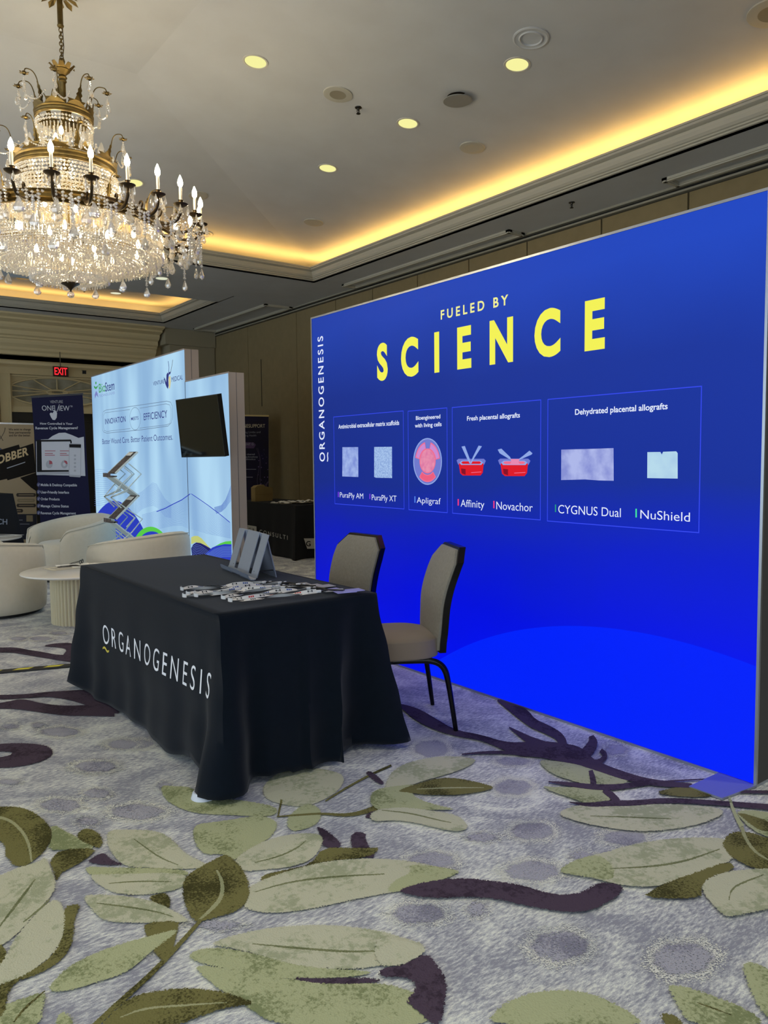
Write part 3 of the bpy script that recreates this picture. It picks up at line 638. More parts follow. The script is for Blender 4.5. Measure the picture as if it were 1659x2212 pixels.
def bline(name, pts, wd, m, d=.002, root=None, X=None, closed=False):
    """a flat printed line: wd in metres"""
    rt = root or lb; X_ = (X or BX)-d; l = Vector(rt.location); P = [onx(p, X_) for p in pts]; n = len(P); vs = []
    for i in range(n):
        a = P[i-1] if (i or closed) else P[i]; b_ = P[(i+1) % n] if (i < n-1 or closed) else P[i]
        t = (b_-a).normalized(); q = Vector((0, -t.z, t.y))*wd/2; vs += [P[i]-q-l, P[i]+q-l]
    fs = [(2*i, 2*i+1, 2*((i+1) % n)+1, 2*((i+1) % n)) for i in range(n if closed else n-1)]
    mb = MB(); mb.add(vs, fs); return mb.build(name, m, rt)
K1 = lambda x, y: (660+x*.6022, 560+y*.6024)
K2 = lambda x, y: (560+x*.2652, 860+y*.2651)
K3 = lambda x, y: (960+x*.3617, 820+y*.3618)
btext('FUELED BY', K1(485,217), K1(483,184), K1(727,166), cream_g, .024, 1.55)
btext('SCIENCE', K1(257,437), K1(257,305), K1(1073,328), yellow_g, .042, 2.15)
# vertical name, read upwards
yv0 = onx((701, 900), BX).y; yv1 = onx((689.5, 900), BX).y; z0 = onx((695, 997), BX).z; z1 = onx((695, 726), BX).z
letters('ORGANOGENESIS', lambda u, v: Vector((-.0025, yv0+(yv1-yv0)*v-BY0, z0+(z1-z0)*u)), white_g, lb, .012, 1.35)
m = MB(); L_ = [(-.028, .0), (-.034, .022), (-.030, .045), (-.036, .068)]
yb = yv0
vs = []
for dy, dz in L_: vs += [(-.0025, yb+dy-BY0, z0+dz), (-.0025, yb+dy-.012-BY0, z0+dz)]
m.add(vs, [(0,1,3,2),(2,3,5,4),(4,5,7,6)]); m.build('swoosh', white_g, lb)
frame_g = glow('backlit_frame_blue', (54, 74, 240), 1.0)
for q in ([K1(103,562),K1(355,545),K1(352,897),K1(103,877)], [K1(370,543),K1(511,532),K1(508,910),K1(368,899)], [K1(528,529),K1(848,504),K1(842,937),K1(525,911)], [K1(871,502),K1(1425,452),K1(1411,982),K1(865,940)]):
    P = [onx(p, BX) for p in q]; y0 = (P[0].y+P[3].y)/2; y1 = (P[1].y+P[2].y)/2; zt = (P[0].z+P[1].z)/2; zb = (P[2].z+P[3].z)/2
    m = MB(); t = .0045
    for a in ((y1, y0, zb, zb+t), (y1, y0, zt-t, zt), (y1, y1+t, zb, zt), (y0-t, y0, zb, zt)): m.add([(-.0015, a[0]-BY0, a[2]), (-.0015, a[1]-BY0, a[2]), (-.0015, a[1]-BY0, a[3]), (-.0015, a[0]-BY0, a[3])], [(0,1,2,3)])
    m.build('printed_frame', frame_g, lb)
btext('Antimicrobial extracellular matrix scaffolds', K2(645,250), K2(645,216), K2(1140,232), white_g, .016)
btext('Bioengineered', K2(1276,179), K2(1276,147), K2(1475,173), white_g, .016); btext('with living cells', K2(1268,241), K2(1268,208), K2(1485,233), white_g, .016)
btext('Fresh placental allografts', K3(135,246), K3(135,219), K3(451,229), white_g, .018); btext('Dehydrated placental allografts', K3(780,211), K3(780,177), K3(1333,174), white_g, .018)
for s, a, b_, c, bar, bc in (('PuraPly AM', K2(657,808), K2(657,767), K2(847,822), [K2(641,764),K2(648,764),K2(648,806),K2(641,806)], (128, 60, 230)), ('PuraPly XT', K2(917,830), K2(917,785), K2(1118,840), [K2(898,780),K2(905,780),K2(905,822),K2(898,822)], (128, 60, 230)),
        ('Apligraf', K2(1283,853), K2(1283,807), K2(1478,868), [K2(1264,800),K2(1272,800),K2(1272,852),K2(1264,852)], (90, 140, 240)), ('Affinity', K3(97,758), K3(97,716), K3(238,772), [K3(79,713),K3(86,713),K3(86,752),K3(79,752)], (240, 60, 130)),
        ('Novachor', K3(310,774), K3(310,728), K3(527,783), [K3(292,724),K3(299,724),K3(299,768),K3(292,768)], (240, 60, 130)), ('CYGNUS Dual', K3(680,797), K3(680,748), K3(1053,817), [K3(660,746),K3(667,746),K3(667,791),K3(660,791)], (40, 150, 130)),
        ('NuShield', K3(1170,829), K3(1170,778), K3(1466,841), [K3(1141,771),K3(1149,771),K3(1149,823),K3(1141,823)], (70, 240, 160))):
    btext(s, a, b_, c, white_g, -.004); bshape('colour_bar', bar, glow('bar_%d_%d_%d' % bc, bc, 1.0))
def tissue(name, c1, c2, sc):
    m = glow(name, c1, .92); nt = m.node_tree; b = nt.nodes['Principled BSDF']; N = nt.nodes.new; L = nt.links.new
    tc = N('ShaderNodeTexCoord'); n = N('ShaderNodeTexNoise'); n.inputs['Scale'].default_value = sc; n.inputs['Detail'].default_value = 6; L(tc.outputs['Object'], n.inputs['Vector'])
    r = N('ShaderNodeValToRGB'); r.color_ramp.elements[0].position = .35; r.color_ramp.elements[1].position = .62; r.color_ramp.elements[0].color = (*srgb(c2), 1); r.color_ramp.elements[1].color = (*srgb(c1), 1)
    L(n.outputs['Fac'], r.inputs['Fac']); L(r.outputs['Color'], b.inputs['Emission Color']); return m
bshape('product_picture', [K2(677,400),K2(806,399),K2(807,643),K2(676,638)], tissue('tissue_pale', (168, 190, 242), (132, 152, 224), 18))
bshape('product_picture', [K2(936,398),K2(1081,396),K2(1082,652),K2(1040,650),K2(950,649),K2(936,642)], tissue('tissue_mesh', (176, 206, 246), (136, 166, 222), 90))
bshape('product_picture', [K3(698,418),K3(860,414),K3(1010,409),K3(1011,604),K3(920,602),K3(840,596),K3(697,600)], tissue('tissue_lavender', (180, 190, 242), (140, 150, 220), 12))
bshape('product_picture', [K3(1212,433),K3(1290,432),K3(1298,447),K3(1306,431),K3(1384,428),K3(1393,439),K3(1393,591),K3(1211,588)], tissue('tissue_white', (190, 226, 244), (176, 212, 240), 10))
pic_w = glow('picture_pale_blue', (150, 176, 240), .9); pic_m = glow('picture_lilac', (120, 130, 220), .85); pic_p = glow('picture_pink', (236, 140, 180), .95); pic_p2 = glow('picture_rose', (244, 112, 146), .95); pic_r = glow('picture_red', (226, 24, 40), .95); pic_dr = glow('picture_dark_red', (140, 10, 40), .9)
def ell(fr, cx, cy, rx, ry, a0=0, a1=360, n=36): return [fr(cx+rx*math.cos(R(a0+(a1-a0)*i/n)), cy+ry*math.sin(R(a0+(a1-a0)*i/n))) for i in range(n+(a1-a0 < 360))]
bshape('dish_picture', ell(K2,1371,516,117,191), pic_w, .002); bshape('dish_picture', ell(K2,1371,516,110,182), pic_m, .0022)
def ring(fr, cx, cy, r1, r2, a0, a1, m, d):
    o_ = ell(fr, cx, cy, r1[0], r1[1], a0, a1, 18); i_ = ell(fr, cx, cy, r2[0], r2[1], a0, a1, 18); n = len(o_); X_ = BX-d; l = Vector(lb.location)
    mb = MB(); mb.add([onx(p, X_)-l for p in o_+i_], [(i, i+1, n+i+1, n+i) for i in range(n-1)]); mb.build('dish_section', m, lb)
for a0, a1, c in ((192, 258, (206, 140, 214)), (284, 350, (206, 140, 214)), (48, 132, (240, 96, 130))):
    ring(K2, 1371, 520, (102, 164), (66, 104), a0, a1, pic_p2, .0026); ring(K2, 1371, 520, (95, 154), (71, 112), a0+3, a1-3, glow('dish_%d' % c[0], c, .95), .0028)
bshape('dish_picture', ell(K2,1371,512,66,102), pic_p2, .0026); bshape('dish_picture', ell(K2,1371,512,60,94), tissue('dish_middle', (240, 150, 180), (228, 124, 170), 30), .0028)
def tub(x, y, w_, h, pink):
    k = lambda u, v: K3(x+u*w_, y+v*h)
    bshape('tray_picture', [k(-.52,-.08),k(-.45,-.18),k(.45,-.18),k(.52,-.05),k(.46,.18),k(.36,.28),k(-.36,.28),k(-.47,.16)], pic_m, .002)
    bshape('tray_picture', [k(-.44,.14),k(-.34,-.02),k(.34,-.02),k(.44,.14),k(.41,.68),k(.33,.86),k(-.30,.86),k(-.39,.72)], pic_r, .0023)
    bshape('tray_picture', [k(-.42,.06),k(-.34,-.06),k(.34,-.06),k(.42,.06),k(.36,.2),k(-.36,.2)], pic_w, .0025); bshape('tray_picture', [k(-.36,.06),k(-.3,-.02),k(.3,-.02),k(.36,.06),k(.3,.14),k(-.3,.14)], pic_p2 if pink else pic_r, .0027)
    bshape('tray_picture', [k(-.36,.42),k(-.2,.46),k(-.2,.82),k(-.34,.72)], pic_dr, .0026); bshape('tray_picture', [k(.0,.66),k(.36,.62),k(.36,.66),k(.0,.7)], pic_p2, .0026)
tub(160, 490, 168, 96, False); tub(417, 490, 186, 100, True)
for a in ([(102,400),(122,396),(150,470),(158,500),(152,502),(138,478)], [(204,394),(224,398),(180,466),(160,502),(155,500),(170,462)], [(318,418),(340,412),(392,462),(398,474),(390,476),(330,440)], [(508,424),(526,440),(520,448),(450,478),(444,474),(470,455)]): bshape('tweezer_picture', [K3(*p) for p in a], pic_w, .003)
bshape('membrane_picture', [K3(394,474),K3(450,474),K3(442,490),K3(452,508),K3(390,508),K3(400,490)], pic_p, .003)
# lighter blue hill at the foot of the print: arc of a large circle
pa, pb, pc = onx((960, 1419), BX), onx((1320, 1357), BX), onx((1638, 1441), BX)
ax, ay, bx_, by_, cx_, cy_ = pa.y, pa.z, pb.y, pb.z, pc.y, pc.z
d_ = 2*(ax*(by_-cy_)+bx_*(cy_-ay)+cx_*(ay-by_)); ux = ((ax*ax+ay*ay)*(by_-cy_)+(bx_*bx_+by_*by_)*(cy_-ay)+(cx_*cx_+cy_*cy_)*(ay-by_))/d_; uy = ((ax*ax+ay*ay)*(cx_-bx_)+(bx_*bx_+by_*by_)*(ax-cx_)+(cx_*cx_+cy_*cy_)*(bx_-ax))/d_; rr = math.hypot(ax-ux, ay-uy)
arc = []
for i in range(60):
    y = BY0+.014+(BY1-BY0-.03)*i/59; s2 = rr*rr-(y-ux)**2
    if s2 > 0 and uy+math.sqrt(s2) > .014: arc.append((y, uy+math.sqrt(s2)))
m = MB(); m.add([(-.001, y-BY0, z) for y, z in arc]+[(-.001, arc[-1][0]-BY0, .014), (-.001, arc[0][0]-BY0, .014)], [list(range(len(arc)+2))]); m.build('printed_hill', glow('backlit_hill_blue', (0, 34, 252), 1.0), lb)

# ================================================================ registration table under a black cloth
TX0, TX1, TY0, TY1, TZ = 1.338, 2.14, 2.905, 4.86, .76
rt = thing('registration_table', 'folding table hidden under the long black printed cloth', 'table', ((TX0+TX1)/2, (TY0+TY1)/2, 0))
m = MB(); m.bbox(TX0+.004, TX1-.004, TY0+.004, TY1-.004, TZ-.045, TZ-.004, .01); loc(m, rt, 'tabletop', mat('table_laminate', (196, 192, 182), .5))
for x in (TX0+.09, TX1-.09):
    for y in (TY0+.18, TY1-.18):
        m = MB(); m.tube([(x, y, TZ-.045), (x, y, .0)], .014, 10); loc(m, rt, 'leg', mat('leg_grey', (52, 54, 60), .4, .6))
cloth_m = mat('black_cloth', (5, 14, 24), .9, spec=.12, noise=(30, .3, (7, 17, 28)), bump=(420, .25, .001), sheen=.10)
PW, PH = TX1-TX0, TY1-TY0; PER = 2*(PW+PH)
def edge_pt(s):                       # walk round the table edge: near corner -> +X short side -> long far side -> short -> long near side
    s %= PER
    if s < PW: return TX0+s, TY0, (0, -1)
    s -= PW
    if s < PH: return TX1, TY0+s, (1, 0)
    s -= PH
    if s < PW: return TX1-s, TY1, (0, 1)
    s -= PW
    return TX0, TY1-s, (-1, 0)
CORN = [0, PW, PW+PH, 2*PW+PH]
def cloth(s, t):                      # t 0 edge .. 1 hem
    x, y, n = edge_pt(s); best = min(((abs((s-c+PER/2) % PER-PER/2), c) for c in CORN)); d, c = best
    sg = (s-c+PER/2) % PER-PER/2
    off = .012*t+.014*t*math.sin(s*5.2+.6)*t+.006*t*math.sin(s*13+1.1)+.005*math.sin(s*23)*t*t
    nx, ny = n; ci = CORN.index(c); dx, dy = [(-1,-1),(1,-1),(1,1),(-1,1)][ci]
    A = [.0, .14, .15, .125][ci]*t**1.1; k = math.exp(-(d/(.15 if ci == 0 else .13))**(4 if ci == 0 else 2))
    X = x+nx*off*(1-k)+dx*A*k*(.72 if ci != 1 else 1.0); Y = y+ny*off*(1-k)+dy*A*k*.55
    if ci == 1: X -= dx*.10*t*math.exp(-((sg+.17)/.05)**2); Y += ny*.06*t*math.exp(-((sg+.22)/.05)**2)-ny*.10*t*math.exp(-((sg+.12)/.035)**2)+ny*.03*t*math.exp(-((sg+.42)/.05)**2)
    if ci == 0 and sg > 0: X += .02*t*math.exp(-((sg-.16)/.05)**2); Y -= ny*.045*t*math.exp(-((sg-.13)/.04)**2)
    if ci == 0:
        X -= .12*t**2.4*math.exp(-((sg+.05)/.06)**2); Y -= .12*t**1.3*math.exp(-((sg-.03)/.07)**2)
    # folds left from the packing
    X += nx*.004*math.sin(t*19+s*2); Y += ny*.004*math.sin(t*19+s*2)
    hem = (.022 if ci == 0 and abs(sg) < .3 else .008)+.03*k*(1 if ci == 3 else .4 if ci else 0)+.008*(1+math.sin(s*3.1))+(.055*math.exp(-((sg+.32)/.14)**2) if ci == 0 else 0)
    z = TZ-(TZ-hem)*t
    return Vector((X, Y, z))
cl = MB(); NU = 260; NV = 26
def cf(u, v):
    p = cloth(u*PER, v); 
    return p
cl.grid(cf, NU, NV, wrap=True)
m2 = MB()
def topf(u, v): return (TX0+PW*u, TY0+PH*v, TZ+.0015*math.sin(u*7+v*3)*math.sin(v*11)*math.sin(u*PI)*math.sin(v*PI)+.0005)
cl.grid(topf, 16, 32)
tc_ = cl.build('tablecloth', cloth_m, None, smooth=True, angle=50)
cx0, cy0 = (TX0+TX1)/2, (TY0+TY1)/2
tc_.data.transform(Matrix.Translation((-cx0, -cy0, 0))); tc_.location = (cx0, cy0, 0)
tag(tc_, 'black floor length cloth printed ORGANOGENESIS in white, draped over the near table', 'tablecloth')
sol = tc_.modifiers.new('thick', 'SOLIDIFY'); sol.thickness = .0015; sol.offset = -1
# lettering lies on the cloth
sA, sB = 2*PW+PH+(TY1-onx((207,1367),1.29).y), 2*PW+PH+(TY1-onx((438,1483),1.29).y)
tA, tB = None, None
def cl_t(z): return (TZ-z)/(TZ-.035)
zb0, zt0_ = onx((207,1387),1.30).z, onx((207,1348),1.30).z; zb1, zt1_ = onx((438,1509),1.30).z, onx((438,1457),1.30).z
def ontocloth(u, v, dz=0):
    z = (zb0+(zb1-zb0)*u)+((zt0_-zb0)+((zt1_-zb1)-(zt0_-zb0))*u)*v+dz
    p = cloth(sA+(sB-sA)*u, cl_t(z)); p = cloth(sA+(sB-sA)*u, cl_t(z)+(p.z-z)/(TZ-.03)); return p+Vector((-.0035, 0, 0))-Vector((cx0, cy0, 0))
lo_ = letters('ORGANOGENESIS', ontocloth, mat('print_white', (246, 247, 250), .7, emit=(232,234,238), es=.0), tc_, -.004, 1.5)
m = MB(); m.grid(lambda u, v: ontocloth(.005+.065*u, -.34+.11*v+.07*math.sin(u*2*PI)), 14, 1); m.build('swoosh', mat('print_yellow', (216, 196, 70), .7), tc_)
fg = thing('table_foot_cup', 'small white cup showing under the near corner of the black cloth', 'furniture cup', (TX0-.05, TY0-.03, 0))
q = onz((452, 1731)); q = onz((440, 1734)); fg.location = (q.x+.02, q.y+.042, 0)
m = MB(); m.lathe([(.0, 0), (.050, 0), (.053, .004), (.046, .026), (.042, .03), (0, .03)], 28); m.build('cup', mat('white_plastic', (206, 212, 222), .4), fg, smooth=True, angle=40)
m = MB(); m.lathe([(.02, .034), (.02, .05), (0, .05)], 16); m.build('stem', mat('leg_grey', (52, 54, 60), .4, .6), fg)

# --- metal display stand on the table
st = thing('display_stand', 'silver slatted metal display stand on the black table', 'display stand', (1.877, 3.61, TZ+.002), -R(8.7))
ssm = mat('brushed_silver', (168, 178, 196), .38, .55); W_ = .50
def spl(u, h, th): return None
def sbar(y0, y1, z0, z1, lean=.32, th=.004):     # local: y along the width, x away from viewer
    m = MB(); m.add([(z0*lean, y0, z0), (z0*lean, y1, z0), (z1*lean, y1, z1), (z1*lean, y0, z1), (z0*lean+th, y0, z0), (z0*lean+th, y1, z0), (z1*lean+th, y1, z1), (z1*lean+th, y0, z1)], [(3,2,1,0),(4,5,6,7),(0,1,5,4),(1,2,6,5),(2,3,7,6),(3,0,4,7)]); return m
sbar(.0, .10, .012, .235).build('slat', ssm, st); sbar(.15, .34, .012, .238).build('slat', ssm, st); sbar(.40, .50, .012, .235).build('slat', ssm, st)
m = MB(); prof = [(.004, .018), (-.002, .004), (-.014, .0), (-.030, .002), (-.040, .012), (-.044, .028)]
for a, b_ in ((0, .17), (.17, .33), (.33, .50)):
    e = .004 if a == .17 else 0
    vs = [(x, y, z+(0 if e == 0 else .003)) for x, z in prof for y in (a, b_)]+[(x+.002, y, z+.004+(0 if e == 0 else .003)) for x, z in prof for y in (a, b_)]; k = len(prof)*2
    fs = [(2*i, 2*i+1, 2*i+3, 2*i+2) for i in range(len(prof)-1)]+[(k+2*i, k+2*i+2, k+2*i+3, k+2*i+1) for i in range(len(prof)-1)]+[(2*i, 2*i+2, k+2*i+2, k+2*i) for i in range(len(prof)-1)]+[(2*i+1, k+2*i+1, k+2*i+3, 2*i+3) for i in range(len(prof)-1)]
    m.add(vs, fs)
m.build('lip', ssm, st)
m = MB(); m.add([(.075, .04, .235), (.075, .46, .235), (.125, .46, 0), (.125, .04, 0), (.079, .04, .237), (.079, .46, .237), (.131, .46, .0), (.131, .04, .0)], [(3,2,1,0),(4,5,6,7),(0,1,5,4),(1,2,6,5),(2,3,7,6),(3,0,4,7)]); m.build('rear_leg', ssm, st)
m = MB(); m.box(.012, .12, .06, .075, .035, .04); m.box(.012, .12, .42, .435, .035, .04); m.build('hinge_strap', mat('strap_dark', (30, 32, 36), .5), st)

# --- lanyards with badge holders
rib = mat('lanyard_white', (224, 222, 218), .7); strapm = mat('strap_black', (22, 22, 24), .6); clipm = mat('clip_white', (230, 230, 232), .4)
prk = mat('lanyard_print', (44, 48, 52), .7); prb = mat('lanyard_print_blue', (60, 90, 160), .7); prr = mat('lanyard_print_red', (200, 60, 60), .7)
ends = [((395,1276),(566,1262),(648,1264)), ((408,1287),(600,1264),(676,1268)), ((400,1293),(596,1272),(700,1270)), ((425,1293),(640,1270),(716,1279)), ((424,1290),(606,1277),(722,1281)), ((484,1300),(662,1280),(745,1285)), ((499,1307),(684,1288),(762,1283))]
desc = ['farthest lanyard, its loop nearest the display stand', 'second lanyard from the display stand, loop tucked under its neighbour', 'lanyard whose loop sticks out farthest left over the table',
        'middle lanyard of the heap with a twisted white ribbon', 'lanyard of the heap crossing over its neighbours with a beige badge', 'second lanyard from the near table edge', 'lanyard nearest the table edge with a small red emblem']
for k, (pl_, pr_, pb_) in enumerate(ends):
    a = onz(pl_, TZ); b_ = onz(pr_, TZ); c = onz(pb_, TZ); a.z = b_.z = c.z = 0; z0_ = TZ+.003+.0022*k
    t = thing('lanyard', desc[k], 'lanyard', (a.x, a.y, z0_), 0, 'lanyards laid out on the black table')
    d = b_-a; L_ = d.length; d.normalize(); n = Vector((-d.y, d.x, 0)); rnd = random.Random(40+k)
    for side in (-1, 1):
        path = []; ph = rnd.uniform(0, 6); am = rnd.uniform(.012, .024)
        N_ = 44
        for i in range(N_+1):
            u = i/N_; wv = math.sin(u*7+ph)*am*math.sin(u*PI)+side*.028*math.sin(min(u*1.25, 1)*PI)**.7*(1-.3*u)
            path.append((d*(u*L_)+n*wv, .95*math.sin(u*9+ph*1.3+side)*math.sin(min(1, u*5)*PI/2) if u > .02 else 0))
        vs = []
        for i, (p, tw) in enumerate(path):
            q0 = path[max(i-1, 0)][0]; q1 = path[min(i+1, N_)][0]; tt = (q1-q0).normalized(); nn = Vector((-tt.y, tt.x, 0)); tw2 = .9*math.sin(tw)+(.35*side)
            wv = nn*math.cos(tw2)*.0085+Vector((0, 0, 1))*math.sin(tw2)*.0085; zc = abs(math.sin(tw2))*.0085+(0.003 if side > 0 else 0)
            vs += [p-wv+Vector((0, 0, zc)), p+wv+Vector((0, 0, zc))]
        mb = MB(); mb.add(vs, [(2*i, 2*i+1, 2*i+3, 2*i+2) for i in range(N_)]); rb_ = mb.build('ribbon', rib, t, smooth=True)
        mb = MB(); mb2 = MB()
        for i in range(3, N_-4, 6):
            dst = mb if (i//6) % 2 == 0 else mb2
            for q_ in range(3):
                j = i+q_; e0 = .25
                A0, A1, B0, B1 = vs[2*j], vs[2*j+1], vs[2*j+2], vs[2*j+3]; up = Vector((0, 0, .0008))
                if q_ == 1 and (i//6) % 2 == 0: e0 = .42
                dst.add([A0.lerp(A1, e0)+up, A0.lerp(A1, 1-e0)+up, B0.lerp(B1, 1-e0).lerp(A0.lerp(A1, 1-e0), .25)+up, B0.lerp(B1, e0).lerp(A0.lerp(A1, e0), .25)+up], [(0, 1, 2, 3)])
        mb.build('ribbon_print', prk, t); mb2.build('ribbon_print', (prr if k == 6 else prb) if side > 0 else prk, t)
    # end loop standing at the left, clip, black strap, card
    mb = MB(); vs = []
    for i in range(15):
        an = PI*.5+PI*i/14; p = d*(.012*math.cos(an))+n*(.022*math.sin(an)); vs += [p+Vector((0, 0, .0005)), p+Vector((0, 0, .017))]
    mb.add(vs, [(2*i, 2*i+1, 2*i+3, 2*i+2) for i in range(14)]); mb.build('loop_end', rib, t, smooth=True)
    e_ = d*L_; m = MB(); m.bbox(-.012, .010, -.008, .008, 0, .012, .003, T=Matrix.Translation(e_+d*.012) @ Matrix.Rotation(math.atan2(d.y, d.x)+rnd.uniform(-.4, .4), 4, 'Z')); m.build('clip', clipm, t)
    m = MB(); m.bbox(-.006, .008, -.005, .005, 0, .009, .002, T=Matrix.Translation(e_+d*.045+n*.006) @ Matrix.Rotation(math.atan2(d.y, d.x)+.5, 4, 'Z')); m.build('buckle', clipm, t)
    c_ = c-a; dd = (c_-e_); m = MB(); m.tube([e_+d*.015+Vector((0,0,.004)), e_+dd*.35+n*.008+Vector((0,0,.010)), e_+dd*.62-n*.004+Vector((0,0,.006)), c_-dd.normalized()*.04+Vector((0,0,.004))], .0035, 5); m.build('strap', strapm, t)
    ca = math.atan2(d.y, d.x)+rnd.uniform(-.12, .12); m = MB(); m.bbox(-.048, .048, -.034, .034, 0, .003, .0012, T=Matrix.Translation(c_) @ Matrix.Rotation(ca, 4, 'Z')); m.build('badge_card', mat('badge_lilac', (164, 162, 226), .35) if k in (3, 5, 6) else mat('badge_grey', (176, 174, 166), .35), t)

# ================================================================ banquet chairs
upm = mat('chair_fabric', (142, 136, 122), .9, noise=(70, .2, (130, 124, 110)), bump=(500, .3, .001), sheen=.2); blk = mat('chair_black_metal', (12, 12, 13), .22, .4); seatm = mat('seat_fabric', (134, 118, 98), .9, bump=(500, .3, .001), sheen=.2)
def back_outline():
    pts = [(-.175, .40), (.175, .40), (.198, .50), (.212, .66), (.216, .80), (.210, .865), (.135, .935), (-.135, .935), (-.210, .865), (-.216, .80), (-.212, .66), (-.198, .50)]
    return pts
def bx(z): return -.205-.03*max(0, (z-.45))/.45-.09*max(0, (z-.62)/.32)**1.7
def banquet_chair(label, loc_, rz, first=None):
    if first: return dup(first, loc_, rz, label, 'banquet chairs behind the black table')
    t = thing('banquet_chair', label, 'chair', loc_, rz, 'banquet chairs behind the black table')
    def shell(scale, x_off, thick, name, mt, puff):
        o_ = back_outline(); o_ = [(y*scale, .66+(z-.66)*scale) for y, z in o_]; 
        # dense outline
        den = []
        for i in range(len(o_)):
            a, b_ = o_[i], o_[(i+1) % len(o_)]; 
            for q_ in range(6): den.append((a[0]+(b_[0]-a[0])*q_/6, a[1]+(b_[1]-a[1])*q_/6))
        n = len(den); mb = MB(); rings = []
        for k, (s_, xx) in enumerate(((0.0, thick+puff), (.5, thick+puff*.95), (.85, thick+puff*.6), (.97, thick+puff*.15), (1, thick), (1.0, 0), (.9, 0), (.5, 0), (.0, 0))):
            rings.append([(bx(.66+(z-.66)*s_)+x_off+xx, y*s_, .66+(z-.66)*s_) for y, z in den])
        mb.add([p for r_ in rings for p in r_], [(k*n+i, k*n+(i+1) % n, (k+1)*n+(i+1) % n, (k+1)*n+i) for k in range(len(rings)-1) for i in range(n)])
        return mb.build(name, mt, t, smooth=True, angle=35)
    shell(1.0, -.028, .034, 'back_frame', blk, .0); shell(.955, .000, .018, 'backrest', upm, .012)
    mb = MB(); bmx = bmesh.new(); bmesh.ops.create_cube(bmx, size=1); bmesh.ops.subdivide_edges(bmx, edges=bmx.edges[:], cuts=8, use_grid_fill=True)
    for v in bmx.verts:
        p = v.co*2; x, y, z = p; r_ = (abs(x)**3.2+abs(y)**3.2)**(1/3.2); m_ = max(abs(x), abs(y), 1e-6); k = m_/r_ if r_ > 0 else 1; x *= k; y *= k
        rr_ = (abs(x)**3+abs(y)**3)**(1/3); zz_ = z*(1-.30*max(0, rr_-.6)/.4*max(0, (abs(z)-.0))) ; v.co = Vector((.01+x*.225, y*.225, .44+zz_*(.055 if z > 0 else .078)+(.014*(1-rr_**2) if z > 0 else 0)))
    mb.add([v.co.copy() for v in bmx.verts], [[v.index for v in f.verts] for f in bmx.faces]); bmx.free(); sq = mb.build('seat', seatm, t, smooth=True)
    mb = MB(); mb.bbox(-.16, .18, -.17, .17, .365, .385, .005); mb.build('seat_frame', blk, t)
    for sy in (-1, 1):
        pts = smoothline([(.10, sy*.165, .372), (-.06, sy*.185, .374), (-.16, sy*.20, .372), (-.215, sy*.208, .335), (-.235, sy*.212, .25), (-.27, sy*.222, .0)], 3); rad = [.016-.005*max(0, (i/len(pts))-.6)/.4 for i in range(len(pts))]
        mb = MB(); mb.tube(pts, rad, 10); mb.build('leg', blk, t, smooth=True, angle=60)
        pts = smoothline([(-.02, sy*.165, .372), (.14, sy*.18, .374), (.19, sy*.195, .35), (.205, sy*.20, .25), (.225, sy*.205, .0)], 3)
        mb = MB(); mb.tube(pts, [.016-.005*max(0, (i/len(pts))-.6)/.4 for i in range(len(pts))], 10); mb.build('leg', blk, t, smooth=True, angle=60)
    mb = MB(); mb.tube([(-.14, -.05, .378), (-.20, -.05, .385), (-.225, -.05, .46)], .011, 8); mb.tube([(-.14, .05, .378), (-.20, .05, .385), (-.225, .05, .46)], .011, 8); mb.build('back_bracket', blk, t)
    return t
ch = banquet_chair('beige upholstered banquet chair nearest the light box, angled, its black legs in view', (2.445, 3.165, 0), R(155))
banquet_chair('beige upholstered banquet chair half hidden behind the black table', (2.40, 3.80, 0), R(183), ch)
